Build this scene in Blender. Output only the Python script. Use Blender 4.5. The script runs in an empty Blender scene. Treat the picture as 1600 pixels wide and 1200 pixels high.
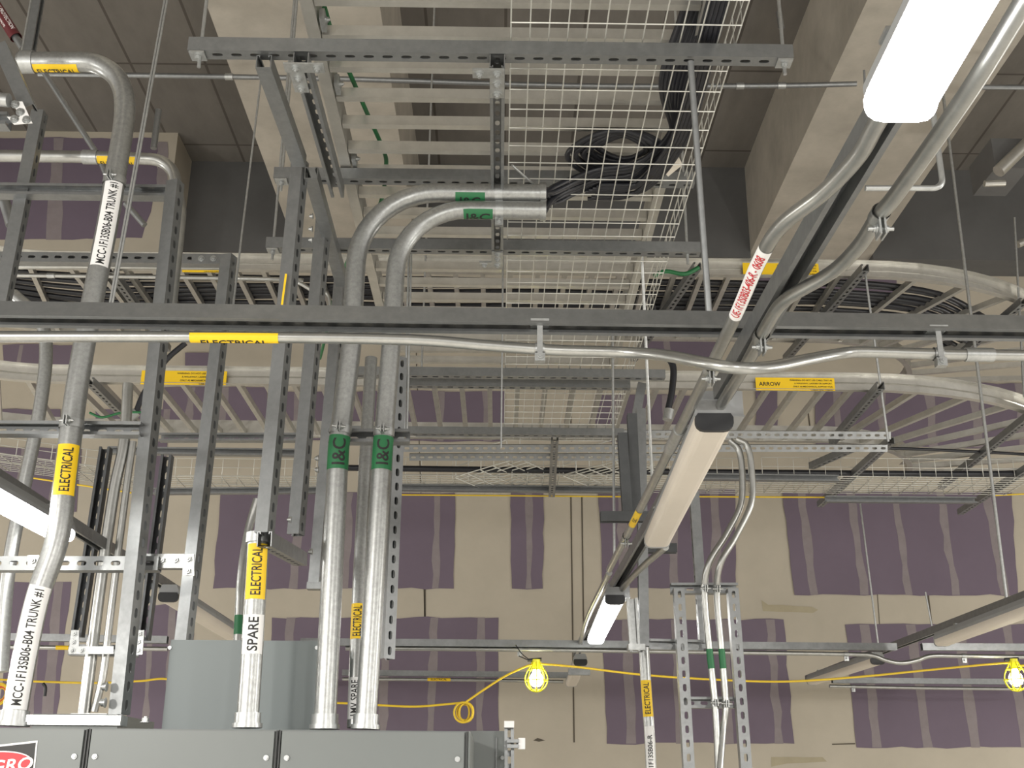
import bpy, bmesh, math, random
from mathutils import Vector, Matrix
random.seed(7)
V = Vector
SC = bpy.context.scene
COL = SC.collection

# ------------------------------------------------------------------ camera
F = 1800.0
CAMZ = 2.1
yv = V((-22, -648, -F)).normalized()
uv = V((35, 5000, -F)); uv = (uv - yv * uv.dot(yv)).normalized()
xv = yv.cross(uv).normalized()
R = Matrix((xv, yv, uv))            # rows: world axes in camera space -> maps camera vectors to world
cam_d = bpy.data.cameras.new('camera'); cam = bpy.data.objects.new('camera', cam_d); COL.objects.link(cam)
cam_d.sensor_width = 36; cam_d.lens = 36 * F / 1600; cam_d.clip_start = 0.02; cam_d.clip_end = 100
cam.matrix_world = Matrix.Translation((0, 0, CAMZ)) @ R.to_4x4()
SC.camera = cam
C0 = V((0, 0, CAMZ))

def ray(px, py):
    return R @ V(((px - 800) / F, -(py - 600) / F, -1))
def PY(px, py, Y):
    d = ray(px, py); return C0 + d * (Y / d.y)
def PZ(px, py, h):
    d = ray(px, py); return C0 + d * (h / d.z)
def proj(p):
    c = R.transposed() @ (p - C0)
    return (800 + F * c.x / -c.z, 600 - F * c.y / -c.z)

# ------------------------------------------------------------------ world, exposure, added lights out of view
SC.view_settings.view_transform = 'Standard'; SC.view_settings.look = 'None'
SC.view_settings.gamma = 1; SC.view_settings.use_curve_mapping = False
SC.view_settings.exposure = 0.56
w = bpy.data.worlds.new('world'); SC.world = w; w.use_nodes = True
w.node_tree.nodes['Background'].inputs[0].default_value = (1.0, 0.95, 0.88, 1)
w.node_tree.nodes['Background'].inputs[1].default_value = 0.6
def area(loc, sx, sy, power, col=(1, .965, .9), rot=(0, 0, 0)):
    d = bpy.data.lights.new('unseen_row_fill', 'AREA'); d.shape = 'RECTANGLE'; d.size = sx; d.size_y = sy
    d.energy = power; d.color = col; d.spread = math.pi
    o = bpy.data.objects.new('unseen_row_fill', d); o.location = loc; o.rotation_euler = rot; COL.objects.link(o)
# added bare fill lights for unseen lamp rows, 0.8 m above the camera
for X, Y, e in ((0.87, -1.2, 40), (-2.0, 0.6, 40), (-2.0, -2.2, 40), (3.9, 0.5, 40), (3.9, 3.2, 40), (3.9, -2.5, 30),
                (-4.6, 0.5, 40), (-4.6, 3.5, 40), (-4.6, 7.0, 45), (6.0, 7.0, 45)):
    area((X, Y, CAMZ + .8), .1, 1.3, e * 1.5)
    d = bpy.data.lights.new('unseen_row_fill', 'POINT'); d.energy = e * 1.5; d.shadow_soft_size = .12; d.color = (1, .965, .9)  # point light added beside each area light for upward fill
    o = bpy.data.objects.new('unseen_row_fill', d); o.location = (X, Y, CAMZ + .8); COL.objects.link(o)

# ------------------------------------------------------------------ materials
def mat(name, col, rough=.6, metal=0., noise=0., nscale=20., bump=0., emit=None, estr=0., spec=.5, col2=None, stretch=None):
    m = bpy.data.materials.new(name); m.use_nodes = True; nt = m.node_tree; b = nt.nodes['Principled BSDF']
    b.inputs['Base Color'].default_value = (*col, 1); b.inputs['Roughness'].default_value = rough
    b.inputs['Metallic'].default_value = metal; b.inputs['Specular IOR Level'].default_value = spec
    if noise or bump:
        tc = nt.nodes.new('ShaderNodeTexCoord'); mp = nt.nodes.new('ShaderNodeMapping')
        nt.links.new(tc.outputs['Object'], mp.inputs[0])
        if stretch: mp.inputs['Scale'].default_value = stretch
        n = nt.nodes.new('ShaderNodeTexNoise'); n.inputs['Scale'].default_value = nscale; n.inputs['Detail'].default_value = 6
        n.inputs['Roughness'].default_value = .65
        nt.links.new(mp.outputs[0], n.inputs['Vector'])
        if noise:
            r = nt.nodes.new('ShaderNodeValToRGB')
            r.color_ramp.elements[0].position = .3; r.color_ramp.elements[1].position = .7
            c2 = col2 or tuple(c * (1 - noise) for c in col)
            r.color_ramp.elements[0].color = (*c2, 1); r.color_ramp.elements[1].color = (*col, 1)
            nt.links.new(n.outputs[0], r.inputs[0]); nt.links.new(r.outputs[0], b.inputs['Base Color'])
            if metal:
                mr = nt.nodes.new('ShaderNodeMapRange'); mr.inputs['To Min'].default_value = rough * 1.25; mr.inputs['To Max'].default_value = rough * .8
                nt.links.new(n.outputs[0], mr.inputs[0]); nt.links.new(mr.outputs[0], b.inputs['Roughness'])
        if bump:
            bp = nt.nodes.new('ShaderNodeBump'); bp.inputs['Strength'].default_value = bump; bp.inputs['Distance'].default_value = .02
            nt.links.new(n.outputs[0], bp.inputs['Height']); nt.links.new(bp.outputs[0], b.inputs['Normal'])
    if emit:
        b.inputs['Emission Color'].default_value = (*emit, 1); b.inputs['Emission Strength'].default_value = estr
    return m
M = {}
M['galv'] = mat('galvanised_strut', (.27, .28, .285), .36, .72, .2, 30)
M['galvb'] = mat('zinc_bracket', (.50, .515, .515), .35, .8, .25, 60)
M['emt'] = mat('conduit_steel', (.46, .465, .45), .32, .9, .2, 25)
M['rmc'] = mat('rigid_conduit_steel', (.42, .43, .425), .34, .8, .28, 90)
M['alu'] = mat('tray_aluminium', (.62, .61, .57), .36, .78, .2, 12)
M['wire'] = mat('zinc_wire', (.62, .62, .58), .4, .6)
M['black'] = mat('black_plastic', (.02, .021, .024), .45)
M['cable'] = mat('black_cable', (.012, .013, .018), .4)
M['dgalv'] = mat('shaded_strut', (.10, .105, .11), .45, .5, .2, 20)  # darker copy of the strut metal, shade put into its colour
M['house'] = mat('lamp_housing', (.34, .35, .36), .5, .2, .1, 8)
M['diff'] = mat('diffuser_off', (.72, .66, .58), .5, 0, .08, 3)
M['lit'] = mat('diffuser_lit', (.9, .9, .9), .4, emit=(1, .985, .94), estr=12)
M['mcc'] = mat('grey_enamel', (.155, .170, .168), .42, 0, .06, 1.5)
M['mccd'] = mat('grey_enamel_seam', (.03, .032, .033), .5)
M['box'] = mat('box_enamel', (.19, .22, .225), .45)
M['yel'] = mat('yellow_label', (.85, .56, .01), .5)
M['grn'] = mat('green_tape', (.015, .14, .05), .5)
M['wht'] = mat('white_label', (.80, .80, .80), .5)
M['red'] = mat('red_print', (.55, .03, .04), .5)
M['dred'] = mat('dark_red_label', (.10, .012, .016), .5)
M['ink'] = mat('black_print', (.012, .012, .012), .5)
M['ycord'] = mat('yellow_cord', (.72, .50, .03), .5)
M['gwire'] = mat('green_ground_wire', (.01, .13, .04), .45)
M['cage'] = mat('yellow_cage', (.80, .75, .02), .4)
M['bulb'] = mat('bulb_glow', (1, 1, .9), .4, emit=(1, .97, .72), estr=16)
M['paper'] = mat('tape_tail', (.75, .70, .62), .7)
M['beige'] = mat('joint_compound', (.50, .455, .375), .85, 0, .14, 1.3, .05)
M['purple'] = mat('purple_gypsum', (.165, .130, .175), .8, 0, .10, 2)
M['mud'] = mat('thin_compound', (.27, .235, .245), .85, 0, .15, 9)
M['crack'] = mat('joint_gap', (.10, .085, .065), .9)
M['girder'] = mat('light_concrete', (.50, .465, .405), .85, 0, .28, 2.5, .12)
M['floor'] = mat('floor_concrete', (.62, .60, .56), .7, 0, .2, 2)
M['spandrel'] = mat('dark_concrete', (.13, .13, .13), .85, 0, .2, 2)  # the upper wall is unlit there; that shade is put into the colour
# slab: board-marked concrete
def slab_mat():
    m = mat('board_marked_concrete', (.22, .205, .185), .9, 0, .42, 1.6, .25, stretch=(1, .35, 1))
    nt = m.node_tree; b = nt.nodes['Principled BSDF']
    tc = nt.nodes.new('ShaderNodeTexCoord')
    br = nt.nodes.new('ShaderNodeTexBrick'); br.offset = 0
    br.inputs['Scale'].default_value = 1; br.inputs['Brick Width'].default_value = .62; br.inputs['Row Height'].default_value = 1.25
    br.inputs['Mortar Size'].default_value = .012; br.inputs['Color1'].default_value = (1, 1, 1, 1); br.inputs['Color2'].default_value = (.88, .88, .88, 1)
    br.inputs['Mortar'].default_value = (.5, .48, .46, 1)
    nt.links.new(tc.outputs['Object'], br.inputs['Vector'])
    mx = nt.nodes.new('ShaderNodeMix'); mx.data_type = 'RGBA'; mx.blend_type = 'MULTIPLY'; mx.inputs['Factor'].default_value = 1
    src = b.inputs['Base Color'].links[0].from_socket
    nt.links.new(src, mx.inputs['A']); nt.links.new(br.outputs['Color'], mx.inputs['B']); nt.links.new(mx.outputs['Result'], b.inputs['Base Color'])
    return m
M['slab'] = slab_mat()

# ------------------------------------------------------------------ mesh builder
class MB:
    def __init__(s): s.v = []; s.f = []; s.m = []; s.sm = []; s.cur = 0
    def add(s, vs, fs, smooth=False):
        b = len(s.v); s.v += [V(p) for p in vs]
        for f in fs: s.f.append([b + i for i in f]); s.m.append(s.cur); s.sm.append(smooth)
        return s
    def obox(s, c, ax, ay, az):
        c = V(c); vs = [c + ax * i + ay * j + az * k for i in (-1, 1) for j in (-1, 1) for k in (-1, 1)]
        fs = [(0, 1, 3, 2), (4, 6, 7, 5), (0, 4, 5, 1), (2, 3, 7, 6), (0, 2, 6, 4), (1, 5, 7, 3)]
        if ax.cross(ay).dot(az) < 0: fs = [f[::-1] for f in fs]
        return s.add(vs, fs)
    def box(s, x0, x1, y0, y1, z0, z1):
        return s.obox(((x0 + x1) / 2, (y0 + y1) / 2, (z0 + z1) / 2), V(((x1 - x0) / 2, 0, 0)), V((0, (y1 - y0) / 2, 0)), V((0, 0, (z1 - z0) / 2)))
    def beam(s, p0, p1, wd, ht, up=V((0, 0, 1))):
        p0, p1 = V(p0), V(p1); t = (p1 - p0); L = t.length; t.normalize()
        sd = t.cross(up).normalized(); u = sd.cross(t).normalized()
        return s.obox((p0 + p1) / 2, t * L / 2, sd * wd / 2, u * ht / 2)
    def tube(s, path, r, n=12, caps=True, arc=None, nrm0=None):
        P = [V(p) for p in path]; N = len(P)
        T = []
        for i in range(N):
            a = P[max(i - 1, 0)]; b = P[min(i + 1, N - 1)]; T.append((b - a).normalized())
        ref = nrm0 if nrm0 is not None else (V((0, 0, 1)) if abs(T[0].z) < .9 else V((0, -1, 0)))
        nrm = (ref - T[0] * ref.dot(T[0])).normalized()
        rings = []
        rr = r if isinstance(r, (list, tuple)) else [r] * N
        for i in range(N):
            nrm = (nrm - T[i] * nrm.dot(T[i])).normalized(); bn = T[i].cross(nrm)
            if arc: angs = [arc[0] + (arc[1] - arc[0]) * k / (n - 1) for k in range(n)]
            else: angs = [2 * math.pi * k / n for k in range(n)]
            rings.append([P[i] + nrm * (rr[i] * math.cos(a)) + bn * (rr[i] * math.sin(a)) for a in angs])
        fs = []; M_ = n - 1 if arc else n
        for i in range(N - 1):
            for k in range(M_):
                k2 = (k + 1) % n
                fs.append((i * n + k, i * n + k2, (i + 1) * n + k2, (i + 1) * n + k))
        s.add([p for r_ in rings for p in r_], fs, True)
        if caps and not arc:
            s.add(rings[0], [tuple(range(n))[::-1]]); s.add(rings[-1], [tuple(range(n))])
        return s
    def cyl(s, p0, p1, r, n=12): return s.tube([p0, p1], r, n)
    def hexbolt(s, p, d, r=.0095, h=.007):
        p = V(p); d = V(d).normalized()
        s.tube([p, p + d * .002], r * 1.35, 12)
        s.tube([p + d * .002, p + d * (.002 + h)], r, 6)
        s.tube([p + d * (.002 + h), p + d * (.006 + h)], r * .5, 8)
        return s
    def sweep(s, path, prof, up=V((0, 0, 1)), closed=True):
        """prof: list of (side, up) offsets; path in a plane normal to up"""
        P = [V(p) for p in path]; N = len(P); n = len(prof); vs = []
        for i in range(N):
            t = (P[min(i + 1, N - 1)] - P[max(i - 1, 0)]).normalized(); sd = t.cross(up).normalized(); u = sd.cross(t).normalized()
            vs += [P[i] + sd * a + u * b for a, b in prof]
        fs = []
        for i in range(N - 1):
            for k in range(n):
                k2 = (k + 1) % n; fs.append((i * n + k, i * n + k2, (i + 1) * n + k2, (i + 1) * n + k))
        fs += [tuple(range(n))[::-1], tuple((N - 1) * n + k for k in range(n))]
        return s.add(vs, fs)
    def channel(s, p0, p1, o, wd=.041, ht=.041, slots=True, pitch=.05, t=.0028, phase=.5):
        """strut channel: open side towards o, slotted base on the other side; p0-p1 is the centre line"""
        p0, p1 = V(p0), V(p1); u = p1 - p0; L = u.length; u.normalize()
        o = V(o); o = (o - u * o.dot(u)).normalized(); sd = u.cross(o).normalized()
        h = ht / 2; w_ = wd / 2; lip = .0095; tn = .007
        def P(l, a, b): return p0 + u * l + sd * a + o * b
        for sg in (-1, 1):
            out = [(w_ * sg, -h), (w_ * sg, h), ((w_ - lip) * sg, h), ((w_ - lip) * sg, h - tn), ((w_ - lip - t) * -1 * -sg, h - tn)]
            prof = [(w_, -h), (w_, h), (w_ - lip, h), (w_ - lip, h - tn), (w_ - lip + t, h - tn), (w_ - lip + t, h - t), (w_ - t, h - t), (w_ - t, -h)]
            vs = [P(0, a * sg, b) for a, b in prof] + [P(L, a * sg, b) for a, b in prof]; n = len(prof)
            fs = [(k, (k + 1) % n, n + (k + 1) % n, n + k) for k in range(n)]
            fs += [tuple(range(n))[::-1], tuple(range(n, 2 * n))]
            if sg > 0: fs = [f[::-1] for f in fs]
            s.add(vs, fs)
        if not slots:
            c = p0 + u * L / 2 - o * (h - t / 2)
            return s.obox(c, u * L / 2, sd * (w_ - t), o * t / 2)
        nc = max(1, int(round(L / pitch))); pc = L / nc
        sl, sw = pc * .56 / 2, .0068
        hole = [(-sl + .006, -sw), (sl - .006, -sw), (sl - .001, -sw * .6), (sl, 0), (sl - .001, sw * .6), (sl - .006, sw), (-sl + .006, sw), (-sl + .001, sw * .6), (-sl, 0), (-sl + .001, -sw * .6)]
        for c in range(nc):
            m0 = (c + .5) * pc; q = pc / 2; W = w_ - t
            rect = [(-q, -W), (q, -W), (q, -W * .6), (q, 0), (q, W * .6), (q, W), (-q, W), (-q, W * .6), (-q, 0), (-q, -W * .6)]
            n = 10
            for bb, rev in ((-h, True), (-h + t, False)):
                vs = [P(m0 + a, b, bb) for a, b in hole] + [P(m0 + a, b, bb) for a, b in rect]
                fs = [(k, (k + 1) % n, n + (k + 1) % n, n + k) for k in range(n)]
                if rev: fs = [f[::-1] for f in fs]
                s.add(vs, fs)
            vs = [P(m0 + a, b, -h) for a, b in hole] + [P(m0 + a, b, -h + t) for a, b in hole]
            s.add(vs, [(k, (k + 1) % n, n + (k + 1) % n, n + k) for k in range(n)])
        return s
    def bounds(s):
        a = V((min(p.x for p in s.v), min(p.y for p in s.v), min(p.z for p in s.v)))
        b = V((max(p.x for p in s.v), max(p.y for p in s.v), max(p.z for p in s.v)))
        return a, b

def fix_normals(me):
    bm = bmesh.new(); bm.from_mesh(me); bmesh.ops.recalc_face_normals(bm, faces=bm.faces); bm.to_mesh(me); bm.free()

def build(name, mb, m, parent=None, recalc=True):
    a, b = mb.bounds()
    org = V(((a.x + b.x) / 2, (a.y + b.y) / 2, a.z))
    me = bpy.data.meshes.new(name)
    me.from_pydata([p - org for p in mb.v], [], mb.f)
    mats = m if isinstance(m, (list, tuple)) else [m]
    for k in mats: me.materials.append(M[k])
    me.polygons.foreach_set('material_index', mb.m); me.polygons.foreach_set('use_smooth', mb.sm)
    if recalc: fix_normals(me)
    me.update()
    o = bpy.data.objects.new(name, me); COL.objects.link(o)
    if parent is not None:
        o.parent = parent; o.location = org - wpos(parent)
    else: o.location = org
    return o
def wpos(o):
    p = V(o.location)
    while o.parent: o = o.parent; p += V(o.location)
    return p
LABELS = {}
def tag(o, label, cat, group=None):
    o['label'] = label; o['category'] = cat
    if group: o['group'] = group
    return o
def struct(name, mb, m):
    o = build(name, mb, m); o['kind'] = 'structure'; return o
def thing(name, label, cat, loc, group=None):
    o = bpy.data.objects.new(name, None); o.location = loc; o.empty_display_size = .05; COL.objects.link(o)
    return tag(o, label, cat, group)
def solo(name, mb, m, label, cat, group=None):
    return tag(build(name, mb, m), label, cat, group)

# smooth path: catmull-rom through the points, straight where asked
def smooth(pts, k=8):
    P = [V(p) for p in pts]; out = []
    E = [P[0] * 2 - P[1]] + P + [P[-1] * 2 - P[-2]]
    for i in range(1, len(E) - 2):
        p0, p1, p2, p3 = E[i - 1], E[i], E[i + 1], E[i + 2]
        for j in range(k):
            t = j / k
            out.append(.5 * ((2 * p1) + (p2 - p0) * t + (2 * p0 - 5 * p1 + 4 * p2 - p3) * t * t + (3 * p1 - p0 - 3 * p2 + p3) * t ** 3))
    out.append(P[-1]); return out
def fillet(pts, rad, k=10):
    """polyline with rounded corners"""
    P = [V(p) for p in pts]; out = [P[0]]
    rads = rad if isinstance(rad, (list, tuple)) else [rad] * (len(P) - 2)
    for i in range(1, len(P) - 1):
        a = (P[i - 1] - P[i]); b = (P[i + 1] - P[i]); la, lb = a.length, b.length; a.normalize(); b.normalize()
        ang = math.acos(max(-1, min(1, a.dot(b))))
        if ang > math.pi - .01: out.append(P[i]); continue
        d = min(rads[i - 1] / math.tan(ang / 2), la * .48, lb * .48); r = d * math.tan(ang / 2)
        c = P[i] + (a + b).normalized() * (r / math.sin(ang / 2))
        s0 = P[i] + a * d - c; s1 = P[i] + b * d - c; th = s0.angle(s1); ax = s0.cross(s1).normalized()
        for j in range(k + 1): out.append(c + Matrix.Rotation(th * j / k, 3, ax) @ s0)
    out.append(P[-1]); 
    # densify
    res = [out[0]]
    for q in out[1:]:
        L = (q - res[-1]).length; n = max(1, int(L / .04)); p = res[-1]
        for j in range(1, n + 1): res.append(p + (q - p) * j / n)
    return res

# ------------------------------------------------------------------ text and labels
_tc = {}
def text_geo(txt):
    """triangles of a text, height ~1 (cap height), starting at x=0, baseline y=0; cut in thin strips"""
    if txt in _tc: return _tc[txt]
    cu = bpy.data.curves.new('t', 'FONT'); cu.body = txt; cu.size = 1.0; cu.resolution_u = 3; cu.offset = .016
    ob = bpy.data.objects.new('t', cu); COL.objects.link(ob)
    dg = bpy.context.evaluated_depsgraph_get(); me = bpy.data.meshes.new_from_object(ob.evaluated_get(dg))
    bm = bmesh.new(); bm.from_mesh(me); bpy.data.objects.remove(ob); bpy.data.curves.remove(cu); bpy.data.meshes.remove(me)
    ys = [v.co.y for v in bm.verts]; cap = max(ys); 
    for yy in [cap * f for f in (.15, .3, .45, .6, .75, .9)]:
        bmesh.ops.bisect_plane(bm, geom=bm.verts[:] + bm.edges[:] + bm.faces[:], plane_co=(0, yy, 0), plane_no=(0, 1, 0))
    bmesh.ops.triangulate(bm, faces=bm.faces)
    bm.verts.ensure_lookup_table(); x0 = min(v.co.x for v in bm.verts)
    vs = [((v.co.x - x0) / cap, v.co.y / cap) for v in bm.verts]; fs = [tuple(v.index for v in f.verts) for f in bm.faces]
    bm.free(); _tc[txt] = (vs, fs, max(a for a, b in vs)); return _tc[txt]

def sub_path(path, q0, q1):
    """part of the path between the places nearest to pixels q0 and q1"""
    pr = [proj(p) for p in path]
    def near(q):
        best = None
        for i in range(len(path) - 1):
            a = V(pr[i]); b = V(pr[i + 1]); d = b - a; t = 0 if d.length < 1e-6 else max(0, min(1, (V(q) - a).dot(d) / d.length_squared))
            e = (a + d * t - V(q)).length
            if best is None or e < best[0]: best = (e, i, t)
        return best[1] + best[2]
    s0, s1 = near(q0), near(q1); rev = s0 > s1
    if rev: s0, s1 = s1, s0
    at = lambda s: path[int(s)].lerp(path[min(int(s) + 1, len(path) - 1)], s - int(s))
    out = [at(s0)] + [path[i] for i in range(int(s0) + 1, int(s1) + 1) if i > s0 and i < s1] + [at(s1)]
    # densify
    res = [out[0]]
    for q in out[1:]:
        L = (q - res[-1]).length
        if L < 1e-5: continue
        n = max(1, int(L / .02)); p = res[-1]
        for j in range(1, n + 1): res.append(p + (q - p) * j / n)
    return res[::-1] if rev else res

def wrap_label(parent, path, r, q0, q1, mk, txt='', tm='ink', rel=.62, turn=0., span=2.3, name='label', lines=None, fill=.86, lab=None):
    """sticker wrapped over a conduit, with its writing; reads from q0 to q1, faces the viewer side + turn radians"""
    sp = sub_path(path, q0, q1); mid = sp[len(sp) // 2]
    t = (sp[-1] - sp[0]).normalized(); toc = (C0 - mid).normalized(); toc = (toc - t * toc.dot(t)).normalized()
    toc = Matrix.Rotation(turn, 3, t) @ toc
    mb = MB().tube(sp, r + .0007, 15, arc=(-span / 2, span / 2), nrm0=toc)
    o = build(name, mb, mk, parent, recalc=False)
    if lab: o['label'] = lab
    L = [0]
    for i in range(1, len(sp)): L.append(L[-1] + (sp[i] - sp[i - 1]).length)
    tot = L[-1]
    def frame(x):
        x = max(0, min(tot - 1e-6, x)); i = 0
        while i < len(L) - 2 and L[i + 1] < x: i += 1
        k = (x - L[i]) / max(1e-9, L[i + 1] - L[i]); p = sp[i].lerp(sp[i + 1], k)
        return p, (sp[min(i + 1, len(sp) - 1)] - sp[max(i - 1, 0)]).normalized()
    lines = lines or ([(txt, rel, 0.)] if txt else [])
    tb = MB()
    for tx, hrel, off in lines:
        vs, fs, wdt = text_geo(tx); H = hrel * 2 * r
        sx = H if wdt * H < tot * fill else tot * fill / wdt
        if wdt * H < tot * fill * .8: sx = min(tot * fill / wdt, H * 1.25)
        xo = (tot - wdt * sx) / 2; out = []
        for a, b in vs:
            p, tt = frame(xo + a * sx); nn = (toc - tt * toc.dot(tt)).normalized(); up = nn.cross(tt)
            ang = ((b - .5) * H + off * 2 * r) / r
            out.append(p + (nn * math.cos(ang) + up * math.sin(ang)) * (r + .0013))
        tb.add(out, fs)
    if tb.v:
        build('lettering', tb, tm, o, recalc=False)
    return o
def flat_text(parent, txt, org, xd, yd, H, m, sx=1., name='lettering', slant=0.):
    vs, fs, wdt = text_geo(txt); xd = V(xd).normalized(); yd = V(yd).normalized()
    mb = MB().add([V(org) + xd * ((a + slant * b) * H * sx) + yd * (b * H) for a, b in vs], fs)
    return build(name, mb, m, parent, recalc=False)

def clamp(parent, p, ax, r, back, name='clamp'):
    """two-piece strut strap round a conduit at p: band, ears and bolt; back points to the strut"""
    p = V(p); ax = V(ax).normalized(); back = V(back); back = (back - ax * back.dot(ax)).normalized(); sd = ax.cross(back)
    mb = MB()
    mb.tube([p - ax * .012, p + ax * .012], r + .0025, 20, caps=False)
    mb.tube([p - ax * .012, p + ax * .012], r + .0008, 20, caps=False)
    f = p - back * (r + .012)
    for sg in (-1, 1): mb.obox(f + ax.cross(back) * .004 * sg, ax * .013, sd * .0015, back * .014)
    mb.tube([f - sd * .02, f + sd * .02], .0035, 8)
    mb.hexbolt(f + sd * .006, sd, .006, .004); mb.hexbolt(f - sd * .006, -sd, .006, .004)
    return build(name, mb, 'galvb', parent)

ST = []
def strut(p0, p1, o, label, slots=True, name='strut_channel', m='galv', wd=.041, ht=.041, group=None, double=None, pitch=.05):
    mb = MB().channel(p0, p1, o, wd, ht, slots, pitch)
    if double is not None:   # back to back channel
        d = V(double).normalized() * wd if False else V(double)
        mb.channel(V(p0) + d, V(p1) + d, V(o) * -1, wd, ht, slots, pitch)
    return solo(name, mb, m, label, 'strut', group)
def rod(p0, p1, label, r=.005, name='threaded_rod', nuts=True, m='galvb', group=None):
    mb = MB().cyl(p0, p1, r, 8)
    o = solo(name, mb, m, label, 'rod', group)
    return o
def bracket(pts, nrm, label, bolts, th=.005, name='bracket', m='galvb', parent=None):
    """flat plate bracket: outline pts, normal nrm, bolts at points"""
    n = V(nrm).normalized(); P = [V(p) for p in pts]; k = len(P)
    mb = MB().add(P + [p + n * th for p in P], [tuple(range(k)), tuple(range(k, 2 * k))[::-1]] + [(i, (i + 1) % k, k + (i + 1) % k, k + i) for i in range(k)])
    o = solo(name, mb, m, label, 'bracket') if parent is None else build(name, mb, m, parent)
    for b in bolts: build('bolt', MB().hexbolt(V(b) + n * th, n), 'galvb', o)
    return o

Z = V((0, 0, 1)); X1 = V((1, 0, 0)); Y1 = V((0, 1, 0))
H = lambda h: CAMZ + h
# ================================================================== ROOM
YW = 10.0; SLAB = 5.7; GIR = 4.8
struct('floor', MB().box(-11, 11, -9, YW + .2, -.2, 0), 'floor')
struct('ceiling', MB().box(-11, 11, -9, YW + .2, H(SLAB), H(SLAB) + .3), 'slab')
# girders running away from the viewer
gl0, gl1 = PZ(320, 0, GIR).x, PZ(592, 0, GIR).x
gr0, gr1 = PZ(1355, 0, GIR).x, PZ(1637, 0, GIR).x
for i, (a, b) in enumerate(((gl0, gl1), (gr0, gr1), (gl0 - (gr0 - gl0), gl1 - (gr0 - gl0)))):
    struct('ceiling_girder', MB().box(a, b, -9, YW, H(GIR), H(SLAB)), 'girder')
mb = MB().box(-11, gl0, YW - .35, YW, H(4.75), H(SLAB)); mb.box(gl1, gr0, YW - .35, YW, H(4.75), H(SLAB)); mb.box(gr1, 11, YW - .35, YW, H(4.75), H(SLAB))
struct('trim_1', mb, 'spandrel')

# back wall with its taped gypsum boards
rw = random.Random(3)
def wiggly(poly, amp=.012, step=.12):
    out = []
    for i in range(len(poly)):
        a, b = V(poly[i]), V(poly[(i + 1) % len(poly)]); n = max(1, int((b - a).length / step)); d = (b - a).normalized(); nn = V((-d.z, 0, d.x))
        for j in range(n): out.append(a + (b - a) * j / n + nn * (rw.uniform(-amp, amp) if j else 0))
    return out
wall = MB(); wall.box(-11, 11, YW, YW + .15, 0, H(SLAB))
def wpoly(pts, mi, amp=.012, lift=.002, Y=None):
    Yq = YW if Y is None else Y
    P = wiggly([PY(x, y, Yq) for x, y in pts], amp)
    P = [V((p.x, Yq - lift, p.z)) for p in P]
    wall.cur = mi; wall.add(P, [tuple(range(len(P)))]); wall.cur = 0
PN = [0]
def patch(x0, y0, x1, y1, stripes=(), x0b=None, x1b=None):
    """bare purple board between compound bands, crossed by taped screw rows"""
    x0b = x0 if x0b is None else x0b; x1b = x1 if x1b is None else x1b
    PN[0] += 1; lf = .0008 * PN[0]
    wpoly([(x0, y0), (x1, y0), (x1b, y1), (x0b, y1)], 1, .010, .002 + lf)
    for s in stripes:
        xt, wd = s[0], s[1]; sl = s[2] if len(s) > 2 else (xt - 806) / 5300. * (y1 - y0)
        wpoly([(xt - wd / 2, y0), (xt + wd / 2, y0), (xt + wd / 2 + sl, y1), (xt - wd / 2 + sl, y1)], 2, .013, .003 + lf)
# lowest row seen
patch(22, 909, 112, 1160, ((60, 16, -20), (92, 14, -22)), -6, 84)
patch(215, 945, 306, 1160, ((238, 8, -12), (270, 10, -12)), 195, 290)
patch(425, 965, 779, 1170, ((455, 14), (605, 12), (679, 12, -8), (752, 11, -4)), 415, 779)
patch(940, 968, 1224, 1162, ((980, 16, 6), (1055, 14, 8), (1130, 15, 9), (1203, 14, 14)), 948, 1241)
patch(1320, 976, 1660, 1168, ((1350, 15, 20), (1422, 15, 28), (1497, 14, 27), (1572, 14, 30)), 1338, 1690)
# middle row
patch(-20, 700, 128, 800, ((40, 12), (95, 12)), -30, 120)
patch(238, 690, 262, 900, (), 215, 240)
patch(345, 770, 711, 920, ((470, 14, -12), (545, 14, -8), (610, 12, -6), (683, 10, -3)), 333, 709)
patch(798, 770, 849, 920, ((826, 10, 0),), 800, 848)
patch(934, 765, 1148, 920, ((972, 16, 3), (1050, 14, 4), (1115, 15, 6)), 941, 1150)
patch(1222, 770, 1580, 930, ((1252, 12, 20), (1328, 13, 22), (1398, 11, 22), (1468, 12, 25), (1540, 13, 30)), 1241, 1590)
# upper row
patch(-20, 640, 95, 660, ())
patch(150, 640, 340, 668, ((200, 10), (262, 10)))
patch(255, 606, 418, 690, ((300, 12), (352, 12)))
patch(430, 612, 788, 690, ((465, 10), (540, 10), (690, 10, -2), (760, 14, 2)))
patch(930, 618, 1128, 690, ((960, 12), (1040, 12), (1100, 12)))
patch(1180, 612, 1214, 690, ())
patch(1274, 600, 1660, 700, ((1305, 12, 6), (1376, 12, 4), (1450, 14, 8), (1520, 14, 8), (1590, 12, 8)))
patch(5, 540, 118, 586, ((35, 6),))
patch(290, 552, 330, 585, ())
patch(1000, 470, 1120, 560, ((1040, 10),)); patch(1180, 430, 1400, 470, ((1260, 10),))
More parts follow.
